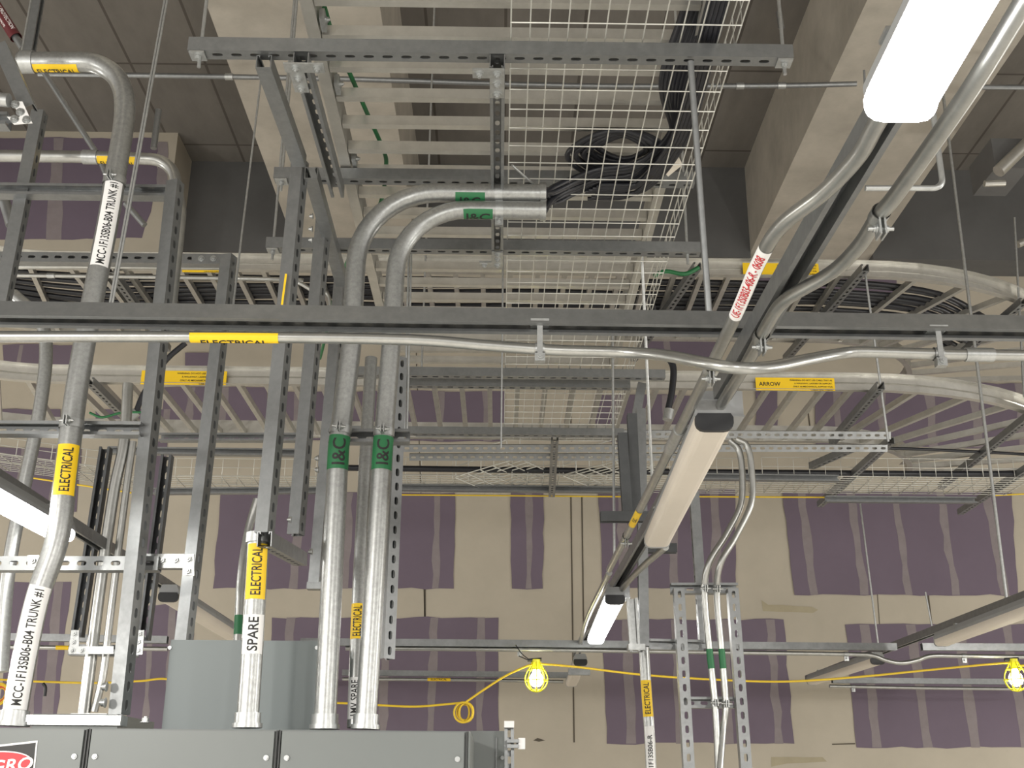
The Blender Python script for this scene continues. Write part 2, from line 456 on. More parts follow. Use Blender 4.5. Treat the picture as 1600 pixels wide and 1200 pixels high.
# open joints and stains
wall.cur = 3
def crack(x0, y0, x1, y1, wd=.012):
    a, b = PY(x0, y0, YW), PY(x1, y1, YW); a.y = b.y = YW - .003; wall.beam(a, b, .002, wd, up=X1 if abs(a.x - b.x) < abs(a.z - b.z) else Z)
crack(892, 775, 897, 1160); crack(909, 775, 912, 1000); crack(650, 540, 664, 965, .008); crack(664, 920, 664, 965, .014)
crack(1360, 775, 1378, 1030, .006); crack(1450, 930, 1456, 980, .014)
crack(1262, 640, 1266, 672, .012); crack(890, 590, 893, 690, .012); crack(1300, 1163, 1336, 1162, .01)
wall.cur = 4
for pts in ([(1190, 938), (1200, 945), (1268, 948), (1278, 953), (1270, 958), (1192, 955)], [(1205, 1183), (1285, 1183), (1292, 1190), (1230, 1193), (1205, 1198)],
            [(833, 1157), (840, 1153), (852, 1157), (842, 1159)]):
    wpoly(pts, 4 if pts[0][0] > 900 else 3, .004, .003)
wall.cur = 0
M['stain'] = mat('compound_stain', (.40, .355, .25), .85, 0, .12, 8)
struct('wall_back', wall, ['beige', 'purple', 'mud', 'crack', 'stain'])
# boxed out bulkhead in the upper left, gypsum on its face
wall = MB(); YB = 9.15; xb = PY(272, 260, YB).x
wall.box(-11, xb, YB, YW - .001, H(4.1), H(SLAB) - .001)
wpoly([(-60, 216), (246, 216), (246, 290), (222, 372), (-60, 376)], 1, .012, .002, YB)
wpoly([(84, 216), (100, 216), (96, 375), (72, 375)], 2, .012, .004, YB)
wpoly([(246, 222), (262, 222), (262, 300), (246, 300)], 2, .01, .004, YB)
struct('wall_bulkhead', wall, ['beige', 'purple', 'mud'])
struct('wall_right', MB().box(10.9, 11.1, 4, YW, 0, H(SLAB)), 'beige')
struct('wall_left', MB().box(-11.1, -10.9, 4, YW, 0, H(SLAB)), 'beige')

# ================================================================== LAMP FIXTURES
def fixture(p0, p1, lit, label, wd=.086):
    """linear lamp: p0 near end, p1 far end, centre of the diffuser underside"""
    p0, p1 = V(p0), V(p1); t = (p1 - p0).normalized(); sd = t.cross(Z).normalized(); L = (p1 - p0).length
    root = thing('linear_lamp', label, 'lamp', (p0 + p1) / 2, None)
    a = wd / 2
    d = [(-a, .036), (-a, .024), (-a * .97, .015), (-a * .88, .007), (-a * .72, .002), (-a * .5, 0), (a * .5, 0), (a * .72, .002), (a * .88, .007), (a * .97, .015), (a, .024), (a, .036)]
    mb = MB().sweep([p0 + t * .012, p1 - t * .012], d); mb.sm = [False] * len(mb.f)
    build('diffuser', mb, 'lit' if lit else 'diff', root)
    hs = [(-a, .0345), (a, .0345), (a, .05), (a * .72, .075), (-a * .72, .075), (-a, .05)]
    build('housing', MB().sweep([p0, p1], hs), 'house', root)
    cp = [(a * 1.02 * sx_, .022 + .024 * sz_) for sx_, sz_ in ((-.86, .75), (-1, .35), (-1, -.25), (-.93, -.62), (-.75, -.9), (-.5, -1), (.5, -1), (.75, -.9), (.93, -.62), (1, -.25), (1, .35), (.86, .75))]
    build('end_cap', MB().sweep([p0 - t * .004, p0 + t * .012], cp), 'black', root)
    build('end_cap', MB().sweep([p1 - t * .012, p1 + t * .001], cp), 'lit' if lit else 'house', root)
    mid = (p0 + p1) / 2
    for q in (.18, .82):
        c = p0.lerp(p1, q)
        b = MB()
        b.obox(c + Z * .078, t * .015, sd * (a * .8), Z * .003)
        build('mounting_clip', b, 'galvb', root)
    return root
RZ = .80     # underside of the lamps above the camera
# middle row
fixture(PZ(1590, -140, RZ), PZ(1408, 188, RZ), True, 'large glowing linear lamp at the top right, nearest to the viewer')
L2a, L2b = PZ(1117, 672, RZ), PZ(1027, 856, RZ)
fixture(L2a, L2b, False, 'unlit cream linear lamp with a black end cap in the middle row')
L3a, L3b = PZ(961, 944, RZ), PZ(931, 1006, RZ)
fixture(L3a, L3b, True, 'small glowing linear lamp near the back wall in the middle row')
fixture(PZ(907, 1040, RZ), PZ(893, 1073, RZ), False, 'tiny unlit linear lamp close to the back wall, farthest in the middle row')
# left row
fixture(PZ(-150, 716, RZ), PZ(95, 846, RZ), True, 'glowing linear lamp at the left edge crossing behind the bent conduit')
fixture(PZ(262, 940, RZ), PZ(372, 1006, RZ), False, 'grey linear lamp with black end cap behind the tall left strut posts')
# right row
fixture(PZ(1700, 930, RZ), PZ(1472, 1010, RZ), False, 'white unlit linear lamp at the right edge under a rising strut')
fixture(PZ(1372, 1038, RZ), PZ(1270, 1070, RZ), False, 'dark unlit linear lamp in the right row, its far end against the wall')

# strut rails the lamps hang from (open downwards)
def rail(pa, pb, label, h=RZ + .098):
    return strut(PZ(*pa, h), PZ(*pb, h), -Z, label, True)
rail((1660, -300), (1128, 612), 'strut channel with open dark slot between two conduits above the nearest lamp')
rail((1113, 655), (900, 1020), 'strut rail carrying the cream unlit lamp')
strut(V((-1.52, 2.6, H(RZ + .098))), V((-1.49, 9.9, H(RZ + .098))), -Z, 'strut rail of the left lamp row passing behind the posts')
rail((1700, 895), (1262, 1060), 'strut rail rising to the right edge above the white lamp')
# junction boxes above lamp ends
for (x, y), lab in (((1122, 640), 'dark grey junction box at the near end of the cream lamp'), ((965, 925), 'dark junction box above the small glowing lamp')):
    c = PZ(x, y, RZ + .085); mb = MB().obox(c, X1 * .05, Y1 * .05, Z * .03)
    b_ = solo('junction_box', mb, 'house', lab, 'box')
    build('cover', MB().obox(c - Z * .032, X1 * .052, Y1 * .052, Z * .002), 'house', b_)

# ================================================================== MAIN CROSS STRUT with its conduit
YM = 2.33
mp0, mp1 = PY(-60, 490, YM), PY(1660, 514, YM)
main = strut(mp0, mp1, V((0, -.33, -1)), 'long grey strut channel crossing the whole view in front of everything', True)
def px_path(pts, Y):
    return [PY(x, y, Y) for x, y in pts]
cp = smooth(px_path([(-60, 526), (200, 526), (420, 527), (640, 531), (760, 540), (860, 547), (960, 550), (1035, 555), (1100, 567), (1150, 575), (1200, 574), (1255, 563), (1310, 553), (1345, 550), (1450, 553), (1500, 554), (1660, 556)], YM), 8)
# dip also swings under the lamp-row conduits
def under(path, x0, x1, dy):
    out = []
    for p in path:
        px, py = proj(p); k = 0
        if x0 < px < x1: k = math.sin(math.pi * (px - x0) / (x1 - x0)) ** 2
        d = (p - C0); out.append(C0 + d * (1 - dy * k))
    return out
cp = under(cp, 960, 1340, .10)
cr = .0125
cross_c = thing('conduit', 'conduit strapped under the long cross strut, dipping below the lamp row', 'conduit', cp[len(cp) // 2])
build('tube', MB().tube(cp, cr, 16), 'emt', cross_c)
wrap_label(cross_c, cp, cr, (298, 527), (436, 528), 'yel', turn=.75, span=3.0, lines=[('ELECTRICAL', .60, -.20)],  lab='yellow label reading ELECTRICAL')
c0, c1 = sub_path(cp, (1508, 554), (1552, 555))[0], sub_path(cp, (1508, 554), (1552, 555))[-1]
build('coupling', MB().tube([c0, c1], cr + .003, 16), 'galvb', cross_c)
for x in (843, 1466):
    p = sub_path(cp, (x, 550), (x + 4, 550))[0]; top = PY(x, 508 if x < 1000 else 518, YM)
    mb = MB(); mb.box(p.x - .006, p.x + .006, p.y - .0165, p.y - .0140, p.z - .012, top.z)
    mb.box(p.x - .02, p.x + .02, p.y - .024, p.y + .02, top.z - .002, top.z + .006)
    mb.tube([p - X1 * .01, p + X1 * .01], cr + .0025, 18, caps=False)
    mb.box(p.x - .011, p.x + .011, p.y - .018, p.y - .0, p.z - cr - .02, p.z - cr - .002)
    h_ = build('strap', mb, 'galvb', cross_c)
    build('bolt', MB().hexbolt(p + V((0, -.018, -cr - .010)), V((0, -1, 0)), .0075, .004), 'galvb', h_)

# ================================================================== conduits beside the lamp row
def conduit(path, r, label, m='emt', n=16, name='conduit', group=None, extras=True):
    root = thing(name, label, 'conduit', path[len(path) // 2], group)
    build('tube', MB().tube(path, r, n), m, root)
    return root
def coupling(root, path, q0, q1, r, m='galvb'):
    s = sub_path(path, q0, q1); build('coupling', MB().tube([s[0], s[-1]], r, 16), m, root)
zc = RZ + .060
C1p = smooth([PZ(x, y, zc) for x, y in [(1383, 170), (1366, 200), (1340, 245), (1288, 300), (1222, 352), (1188, 405), (1150, 492), (1095, 605), (1050, 695), (1008, 780), (975, 845), (952, 890)]], 10)
C1 = conduit(C1p, .0125, 'conduit with a red-lettered white label bending away from the nearest lamp')
wrap_label(C1, C1p, .0125, (1150, 492), (1197, 385), 'wht', 'UE-1F13S0B03-406-R - 0608', 'red', rel=.62, turn=-.1, span=2.4, fill=.95, lab='white label with red letters')
coupling(C1, C1p, (1062, 672), (1047, 703), .0155)
wrap_label(C1, C1p, .0125, (987, 818), (998, 795), 'yel', 'ELEC', 'ink', rel=.5, span=2.0, lab='small yellow label')
clamp(C1, sub_path(C1p, (1110, 575), (1100, 600))[0], C1p[75] - C1p[70], .0125, Z)
clamp(C1, sub_path(C1p, (978, 838), (970, 850))[0], C1p[-3] - C1p[-6], .0125, Z)
C2p = smooth([PZ(x, y, zc) for x, y in [(1700, -160), (1590, 20), (1509, 150), (1403, 300), (1372, 338), (1342, 384), (1300, 425), (1228, 468), (1200, 505), (1165, 570), (1122, 640)]], 10)
C2 = conduit(C2p, .0125, 'plain conduit along the right side of the nearest lamp, entering the junction box')
clamp(C2, sub_path(C2p, (1374, 336), (1370, 342))[0], C2p[45] - C2p[40], .0125, Z)
clamp(C2, sub_path(C2p, (1190, 525), (1186, 532))[0], C2p[-8] - C2p[-12], .0125, Z)
# continuation left of cream lamp to small lamp
C3p = smooth([PZ(x, y, zc) for x, y in [(1040, 855), (1010, 880), (985, 905), (972, 920)]], 8)
conduit(C3p, .0125, 'short conduit between the cream lamp and the small glowing lamp')
C4p = [PZ(952, 895, zc), PZ(918, 965, zc), PZ(905, 1012, zc)]
conduit(smooth(C4p, 6), .0125, 'conduit beside the small glowing lamp near the back wall')
# short cross bars over the cream lamp (dark strut pieces)
strut(PY(938, 808, 4.6), PY(1014, 808, 4.6), -Z, 'short dark cross strut left of the cream lamp', False, m='dgalv')
strut(PY(984, 857, 5.15), PY(1057, 857, 5.15), -Z, 'short dark cross strut at the far end of the cream lamp', False, m='dgalv')
# thin bracket frame behind the nearest lamp
p = [PY(1352, 294, 1.9), PY(1474, 294, 1.9)]; p.append(V((p[1].x, p[1].y, H(GIR))))
solo('conduit_hanger', MB().tube(fillet(p, .02), .006, 8), 'galvb', 'thin bent hanger bar behind the nearest lamp, dropping from the girder', 'hanger')

# ================================================================== CENTRAL LADDER TRAY (runs away from the viewer)
def arc_pts(c, r, a0, a1, n=14):
    return [V((c[0] + r * math.cos(a0 + (a1 - a0) * i / n), c[1] + r * math.sin(a0 + (a1 - a0) * i / n), c[2])) for i in range(n + 1)]
def ladder(name, label, left, right, rungs, hgt=.10, fl=.036, group=None, m='alu'):
    """left/right: rail centre lines at the underside; rungs: list of point pairs"""
    root = thing(name, label, 'cable tray', left[len(left) // 2], group)
    for sg, path in ((1, left), (-1, right)):
        t = .003; f = fl * sg
        prof = [(0, 0), (-f, 0), (-f, t), (-t * sg, t), (-t * sg, hgt - t), (-f, hgt - t), (-f, hgt), (0, hgt)]
        # web outside, flanges pointing outwards; a light bead along the web
        prof = [(0, 0), (-f, 0), (-f, t), (-t * sg, t), (-t * sg, hgt * .45), (-t * 2.6 * sg, hgt * .5), (-t * sg, hgt * .55), (-t * sg, hgt - t), (-f, hgt - t), (-f, hgt), (0, hgt)]
        build('side_rail', MB().sweep(path, prof), m, root)
    for a, b in rungs:
        build('rung', MB().beam(V(a) + Z * .021, V(b) + Z * .021, .026, .034), m, root)
    return root
HT = 2.02
xl, xr = PZ(488, 0, HT).x, PZ(1097, 12, HT).x
LY0, LY1 = 1.5, 5.62
rl = [V((xl, LY0, H(HT))), V((xl, LY1, H(HT)))]; rr_ = [V((xr, LY0, H(HT))), V((xr, LY1, H(HT)))]
yr = [PZ(800, 160, HT).y + .152 * k for k in range(-11, 17)]
ladder('ladder_tray', 'aluminium ladder cable tray overhead in the centre, running towards the back wall', rl, rr_,
       [(V((xl + .002, y, H(HT))), V((xr - .002, y, H(HT)))) for y in yr if LY0 < y < LY1])
# bolted splice on the left rail
for (px, py) in ((505, 40), (538, 140), (562, 256)):
    p = PZ(px, py, HT); mb = MB().box(xl + .006, xl + .02, p.y - .03, p.y + .03, H(HT) + .0, H(HT) + .035)
    mb.hexbolt(V((xl + .02, p.y, H(HT) + .02)), X1, .008, .006)
    solo('rail_clip', mb, 'galvb', {40: 'zinc hold-down clip on the left tray rail near the top of the view', 140: 'zinc hold-down clip on the left tray rail below the first cross strut', 256: 'zinc hold-down clip on the left tray rail above the second cross strut'}[py], 'clip')

# ------------------------------------------------------------------ wire basket below it
HB = 1.90
def basket(name, label, p0, p1, wdir, wid, side=.10, pitch=.1, lp=.05, r=.0021, near_side=True, far_side=True, crop=None, group=None):
    p0, p1, wd = V(p0), V(p1), V(wdir).normalized(); t = (p1 - p0).normalized(); L = (p1 - p0).length
    root = thing(name, label, 'wire basket', (p0 + p1) / 2, group)
    mb = MB()
    n = int(round(wid / lp))
    for i in range(n + 1):
        mb.tube([p0 + wd * (i * wid / n), p1 + wd * (i * wid / n)], r, 6)
    build('long_wires', mb, 'wire', root)
    for ok, off in ((near_side, 0), (far_side, wid)):
        if ok:
            mb = MB()
            for q in (.5, 1): mb.tube([p0 + wd * off + Z * side * q, p1 + wd * off + Z * side * q], r, 6)
            build('side_wires', mb, 'wire', root)
    mb = MB(); k = int(L / pitch)
    for i in range(k + 1):
        b = p0 + t * (i * pitch) - Z * r * 1.6
        pts = [b, b + wd * wid]
        if near_side: pts = [b + Z * side] + pts
        if far_side: pts = pts + [b + wd * wid + Z * side]
        mb.tube(pts, r, 6)
    build('cross_wires', mb, 'wire', root)
    return root
bx0 = PZ(797, 138, HB).x; bx1 = bx0 + .60
yb = PZ(800, 138, HB).y
basket('wire_basket', 'zinc wire mesh basket tray hanging below the right half of the ladder tray', (bx0, yb - .1 * 14, H(HB)), (bx0, yb + .1 * 34, H(HB)), X1, .60)

# ------------------------------------------------------------------ trapeze struts under the trays
HS = HB - .005 - .0205 - .004
def trap(pxl, pxr, py, label, h=HS):
    a, b = PZ(pxl, py, h - .0205), PZ(pxr, py, h - .0205); Y = (a.y + b.y) / 2
    A, B = V((a.x, Y, H(h))), V((b.x, Y, H(h)))
    return strut(A, B, Z, label), A, B
t1, T1a, T1b = trap(298, 1240, 91, 'slotted trapeze strut across the top, nearest under the ladder tray')
t2, T2a, T2b = trap(430, 1086, 286, 'second slotted trapeze strut under the ladder tray, level with the bends of the thick conduits', HT - .0255)
t3, T3a, T3b = trap(418, 1095, 394, 'third slotted trapeze strut under the ladder tray, just above the long cross strut')
t4, T4a, T4b = trap(556, 1040, 590, 'fourth slotted trapeze strut under the ladder tray, below the long cross strut')
t5, T5a, T5b = trap(512, 975, 680, 'fifth slotted trapeze strut at the far end of the mesh basket')
t6, T6a, T6b = trap(600, 985, 606, 'slotted strut right behind the fourth trapeze strut')
def hanger(p, label, low=.06, top=SLAB, r=.005):
    return rod((p.x, p.y, p.z - low), (p.x, p.y, H(top)), label, r)
hanger(V((PZ(316, 80, HS).x, T1a.y, T1a.z)), 'threaded rod at the left end of the first trapeze strut')
hanger(V((PZ(1222, 92, HS).x, T1a.y, T1a.z)), 'threaded rod at the right end of the first trapeze strut')
hanger(V((T2a.x + .025, T2a.y, T2a.z)), 'threaded rod at the left end of the second trapeze strut')
hanger(V((PZ(432, 394, HS).x, T3a.y, T3a.z)), 'threaded rod at the left end of the third trapeze strut')
hanger(V((PZ(1072, 394, HS).x, T3a.y, T3a.z)), 'threaded rod at the right end of the third trapeze strut')
hanger(V((PZ(660, 590, HS).x, T4a.y, T4a.z)), 'threaded rod inside the ladder tray near the fourth trapeze strut', .02)
# channel nuts / washers at rod ends
for P_, px, py, lab in ((T1a, 316, 88, 'nut and washer under the first trapeze strut, left end'), (T1a, 1222, 92, 'nut and washer under the first trapeze strut, right end'),
                        (T2a, 'a', 286, 'nut and washer under the second trapeze strut, left end'), (T3a, 432, 394, 'nut and washer under the third trapeze strut, left end')):
    c = V((P_.x + .025 if px == 'a' else PZ(px, py, HS).x, P_.y, P_.z - .021)); mb = MB().obox(c - Z * .003, X1 * .02, Y1 * .02, Z * .0025); mb.tube([c - Z * .006, c - Z * .016], .009, 6)
    solo('square_washer', mb, 'galvb', lab, 'washer')

# struts running away from the viewer beneath the trapezes, with fitting plates
HQ = HS - .0425
def ystrut(pa, pb, h, label, o=-Z, slots=True, h2=None):
    a, b = PZ(*pa, h), PZ(*pb, h if h2 is None else h2)
    return strut(a, b, o, label, slots)
ya = PZ(777, 95, HQ - .02).y; 
strut(V((PZ(777, 95, HQ).x, T1a.y - .02, H(HQ))), V((PZ(777, 95, HQ).x, T3a.y + .03, H(HQ))), -Z, 'strut running away below the trapezes in the middle, tee plate at its near end')
def teeplate(c, sgn, label, u=X1, v=Y1, n=-Z, arms=(.045, .045, .10)):
    """tee/ell plate: c is the corner centre; arms: along -u, +u, +v"""
    w_ = .0195; c = V(c)
    au, bu, av = arms
    pts = [c - u * au - v * w_, c + u * bu - v * w_, c + u * bu + v * w_, c + u * w_ + v * w_, c + u * w_ + v * av * sgn, c - u * w_ + v * av * sgn, c - u * w_ + v * w_, c - u * au + v * w_]
    if sgn < 0: pts = [c - u * au + v * w_, c + u * bu + v * w_, c + u * bu - v * w_, c + u * w_ - v * w_, c + u * w_ - v * av, c - u * w_ - v * av, c - u * w_ - v * w_, c - u * au - v * w_]
    bl = [c, c + v * sgn * .046, c + v * sgn * (av - .018)]
    if au > .03: bl.append(c - u * (au - .018))
    if bu > .03: bl.append(c + u * (bu - .018))
    return bracket(pts, n, label, bl)
xm = PZ(777, 95, HQ).x
teeplate((xm, T1a.y, H(HQ) - .0225), 1, 'ell-shaped fitting plate with bolts under the first trapeze strut, centre', arms=(.065, .0195, .11))
teeplate((xm, T3a.y, H(HQ) - .0225), -1, 'ell-shaped fitting plate with bolts under the third trapeze strut', arms=(.065, .0195, .10))
# two sloping lines at the upper left of the tray
xa1 = PZ(412, 100, HQ).x; xa2 = PZ(472, 100, HQ).x
A0 = PZ(470, 92, HQ); A1 = PZ(560, 430, HQ)
strut(PZ(412, 96, HQ), PZ(468, 252, HQ), Z, 'plain strut running from the first trapeze strut to the head of the tallest post', False)
strut(PZ(470, 92, HQ), PZ(528, 300, HQ), -Z, 'open slotted strut left of the tray rail with tee plate at its near end')
strut(PZ(486, 270, HQ), PZ(534, 440, HQ), Z, 'plain strut linking the heads of the hanging posts', False)
teeplate(PZ(463, 93, HQ) - Z * .0225, 1, 'tee fitting plate with four bolts under the first trapeze strut, left', arms=(.03, .075, .11))
# tall thin pole right of the basket
solo('support_pole', MB().tube([PZ(1079, 96, HS - .03), PY(1108, 492, T1a.y + .12)], .0085, 10), 'galv', 'thin pole hanging from the first trapeze strut beside the mesh basket', 'pole')
pl = thing('threaded_rod', 'long thin rod dropping from the third trapeze strut, right of the basket', 'rod', PY(1005, 400, 3.9))
build('rod', MB().tube([PY(1003, 400, 3.92), PY(1019, 750, 4.35)], .006, 8), 'galvb', pl)
rod(PY(957, 520, 4.9), PY(960, 880, 4.95), 'long thin rod from the basket down past the short dark cross strut', .006)
rod(PY(639, 385, 3.9), PY(632, 672, 3.93), 'pair of thin rods between thick conduit and basket, left one', .004)
rod(PY(643, 385, 3.9), PY(636, 672, 3.93), 'pair of thin rods between thick conduit and basket, right one', .004)
rod(PY(786, 400, 4.1), PY(783, 700, 4.15), 'thin rod along the left edge of the mesh basket', .0035)

# ================================================================== THREE HANGING POSTS (trapeze frames) left of the thick conduits
def post(pt, pb, Y0, label, o=X1, slots=True, Y1_=None, m='galv'):
    return strut(PY(*pt, Y0), PY(*pb, Y0 if Y1_ is None else Y1_), o, label, slots, m=m)
# the post faces the viewer with its closed side wall, slotted base to the right
P_A = post((469, 252), (413, 834), 3.17, 'tallest hanging strut post above the SPARE conduit', V((-1, .32, 0)))
P_B = post((506, 342), (462, 836), 3.58, 'middle hanging strut post, second of three in a row', V((-1, .32, 0)))
P_C = post((533, 436), (493, 918), 4.05, 'hanging strut post just left of the thick conduit, third of three in a row', V((-1, .32, 0)))
strut(PY(413, 842, 3.13), PY(470, 874, 3.62), Z, 'short slotted strut joining the feet of the first two hanging posts')
P_yellow = solo('tape_strip', MB().beam(PY(447, 428, 3.14), PY(440, 480, 3.14), .006, .002, up=Y1), 'yel', 'thin yellow tape strip on the edge of the tallest hanging post', 'tape')
for (x, y, Yq, lab) in ((500, 918, 4.0, 'zinc foot clip at the bottom of the third hanging post'),):
    c = PY(x - 6, y - 2, Yq); solo('clip', MB().obox(c, X1 * .03, Y1 * .02, Z * .012), 'galv', lab, 'clip')
for k, (x, y) in enumerate(((489, 338), (488, 358), (488, 375), (498, 716), (498, 734), (488, 862), (455, 812))):
    c = PY(x, y, 3.5); o_ = solo('bolt', MB().hexbolt(c, V((-1, 0, 0)), .008, .007), 'galvb',
        'bolt head on a post edge, %s' % ['topmost of three beside the middle post', 'middle of three beside the middle post', 'lowest of three beside the middle post', 'upper of two near the green taped conduits', 'lower of two near the green taped conduits', 'beside the third post above its foot', 'at the foot of the middle post'][k], 'bolt')

# ================================================================== GREY CONTROL CENTRE at the bottom
YMC = 3.10
def mccx(px): return PY(px, 1150, YMC).x
TOP = PY(400, 1137, YMC).z
secs = [(-420, -168), (-165, 134), (139, 432), (437, 729)]
labs = ['grey control cabinet section at the far left, only its corner in view', 'grey control cabinet section carrying the red and black danger sign', 'grey control cabinet section below the bare stretch of strut, second from the left', 'grey control cabinet section under the two thick conduits, last on the right']
secs = secs[1:]; labs = labs[1:]
DEP = .98
for (a, b), lab in zip(secs, labs):
    x0, x1 = mccx(a), mccx(b)
    root = thing('control_cabinet', lab, 'cabinet', ((x0 + x1) / 2, YMC + DEP / 2, 0), 'row of control cabinets')
    mb = MB(); mb.box(x0 - .003, x1 + .003, YMC + .012, YMC + DEP, 0.002, TOP - .004)
    build('body', mb, 'mcc', root)
    mb = MB(); mb.box(x0 + .006, x1 - .006, YMC, YMC + .016, TOP - .32, TOP - .008)
    d = build('cover_panel', mb, 'mcc', root)
    mb = MB(); mb.box(x0 + .006, x1 - .006, YMC, YMC + .016, .1, TOP - .33)
    build('door', mb, 'mcc', root)
    mb = MB(); mb.box(x0 - .002, x0 + .002, YMC + .004, YMC + .014, .05, TOP - .006); mb.box(x1 - .002, x1 + .002, YMC + .004, YMC + .014, .05, TOP - .006)
    build('edge_seam', mb, 'mccd', root)
    for xx in (x0 + .022, x1 - .022):
        c = V((xx, YMC, PY(400, 1184, YMC).z)); s_ = MB(); s_.tube([c, c - Y1 * .004], .007, 12); s_.tube([c - Y1 * .004, c - Y1 * .007], .0045, 8)
        build('screw', s_, 'galvb', d)
# side panel and wider grey piece right of the row
xe = mccx(733)
build('end_panel', MB().box(mccx(731.5), mccx(734.5), YMC + .01, YMC + .55, .002, TOP - .004), 'mcc', root)
YS = 3.68
r_ = thing('side_cabinet', 'lower grey cabinet right behind the end of the cabinet row', 'cabinet', (PY(763, 1150, YS).x, YS + .1, 0))
zt = PY(763, 1142, YS).z
build('body', MB().box(PY(735, 1150, YS).x, PY(789, 1150, YS).x, YS, YS + .3, .002, zt), 'mcc', r_)
build('door_edge', MB().box(PY(775, 1150, YS).x, PY(776.5, 1150, YS).x, YS - .006, YS, .002, zt - .02), 'galv', r_)
c = PY(785, 1184, YS - .005); build('screw', MB().tube([c + Y1 * .006, c - Y1 * .004], .006, 10), 'galvb', r_)
# small strut cross with white caps
stA = strut(PY(795.5, 1136, 3.55), PY(796, 1240, 3.55), -Y1, 'short upright slotted strut with a white end cap right of the cabinets', wd=.028, ht=.028, pitch=.035)
stB = strut(PY(792, 1162, 3.51), PY(811, 1162, 3.51), -Y1, 'stub strut sticking out to the right with a white end cap', wd=.024, ht=.024, pitch=.035)
for q, (x, y, st_) in enumerate(((795.5, 1132, stA), (815, 1162, stB))):
    c = PY(x, y, 3.52); build('end_cap', MB().obox(c, X1 * (.0145 if q == 0 else .010), Y1 * .014, Z * (.009 if q == 0 else .0155)), 'wht', st_)['label'] = 'white plastic end cap'


# danger sign on the first cabinet
sg = []
P0 = PY(59, 1157, YMC - .001)
Xd = V((1, 0, -.10)).normalized() if False else V((1, 0, .115)).normalized(); Zd = V((-.04, 0, 1)).normalized()
SW, SH_ = .26, .18
rt = thing('danger_sign', 'black sign with white border and red oval reading GRO at the lower left', 'sign', P0 - Z * .1)
def quad(mb, a, b, c, d, y):  # in sign coordinates: from the top right corner
    mb.add([P0 - Xd * u_ - Zd * v_ - Y1 * y for u_, v_ in (a, b, c, d)], [(0, 1, 2, 3)])
mb = MB(); quad(mb, (0, 0), (SW, 0), (SW, SH_), (0, SH_), .0005); build('plate', mb, 'wht', rt, False)
mb = MB(); quad(mb, (.004, .005), (SW - .004, .005), (SW - .004, SH_ - .004), (.004, SH_ - .004), .0012); build('field', mb, 'ink', rt, False)
def ell(cx, cz, a, b, y, m, nm):
    mb = MB(); mb.add([P0 - Xd * (cx + a * math.cos(t)) - Zd * (cz + b * math.sin(t)) - Y1 * y for t in [2 * math.pi * k / 48 for k in range(48)]], [tuple(range(48))]); return build(nm, mb, m, rt, False)
ell(.128, .050, .119, .036, .0018, 'wht', 'oval_rim'); ell(.128, .050, .1155, .033, .0024, 'red', 'oval')
flat_text(rt, 'GRO', P0 - Xd * .112 - Zd * .068 - Y1 * .003, Xd, Zd, .030, 'wht', 1.18, slant=.12)

# taller grey box standing on the cabinets
YX = 3.42
x0, x1 = PY(262, 1060, YX).x, PY(500, 1060, YX).x; zt = PY(380, 1001, YX).z
r_ = thing('equipment_box', 'taller plain grey box standing on the cabinets behind the SPARE conduit', 'box', ((x0 + x1) / 2, YX + .15, TOP))
build('body', MB().box(x0 + .003, x1 - .003, YX + .004, YX + .20, TOP - .003, zt - .003), 'box', r_)
d = build('cover', MB().box(x0, x1, YX - .008, YX + .004, TOP + .002, zt), 'box', r_)
for px in (263.5 + 2, 495):
    c = PY(px, 1012, YX - .009); build('screw', MB().tube([c + Y1 * .002, c - Y1 * .004], .0055, 10), 'galvb', d)

# ================================================================== THICK CONDUITS
YC = 3.24
def tconduit(pts, r, label, Y=YC, rad=.28, m='rmc', name='conduit'):
    """pts: pixels (x, y[, Y])"""
    P = [PY(q[0], q[1], q[2] if len(q) > 2 else Y) for q in pts]
    path = fillet(P, rad) if rad else smooth(P, 10)
    return conduit(path, r, label, m, 24, name), path
def base_fitting(root, path, r, m='galvb'):
    a = path[0]; t = (path[1] - path[0]).normalized()
    mb = MB().tube([a - t * .0, a + t * .035], r + .006, 12); build('fitting', mb, m, root)
    build('locknut', MB().tube([a - t * .004, a + t * .008], r + .011, 12), m, root)
i1, p1_ = tconduit([(507, 1137), (529, 700), (549, 540), (562, 300), (850, 303)], .0305, 'thick green-taped conduit bending right under the tray, left and higher of the pair', rad=.30)
i2, p2_ = tconduit([(571, 1137), (598, 700), (611, 540), (624, 326), (850, 329)], .0290, 'thick green-taped conduit bending right under the tray, right and lower of the pair', Y=YC + .0, rad=.30)
for rt_, pp, r_c, xs in ((i1, p1_, .0305, (538, 709)), (i2, p2_, .029, (600, 712))):
    base_fitting(rt_, pp, r_c)
    wrap_label(rt_, pp, r_c, (xs[0] - 2, 736), (xs[0] + 1, 684), 'grn', 'I&C', rel=.62, turn=0, span=3.0, lab='green tape reading I&C')
wrap_label(i1, p1_, .0305, (712, 303), (758, 303), 'grn', lines=[('I&C', .50, -.02)], turn=.85, span=1.9, lab='green tape reading I&C')
wrap_label(i2, p2_, .029, (724, 329), (770, 329), 'grn', lines=[('I&C', .50, -.02)], turn=.85, span=1.9, lab='green tape reading I&C')
for rt_, pp, r_c, xy in ((i1, p1_, .0305, (531, 672)), (i2, p2_, .029, (599, 676)), (i1, p1_, .0305, (779, 303)), (i2, p2_, .029, (780, 329))):
    s = sub_path(pp, xy, (xy[0] + (3 if xy[1] < 400 else 0), xy[1] - (0 if xy[1] < 400 else 4)))
    clamp(rt_, s[0], s[-1] - s[0], r_c, Z if xy[1] < 400 else Y1)
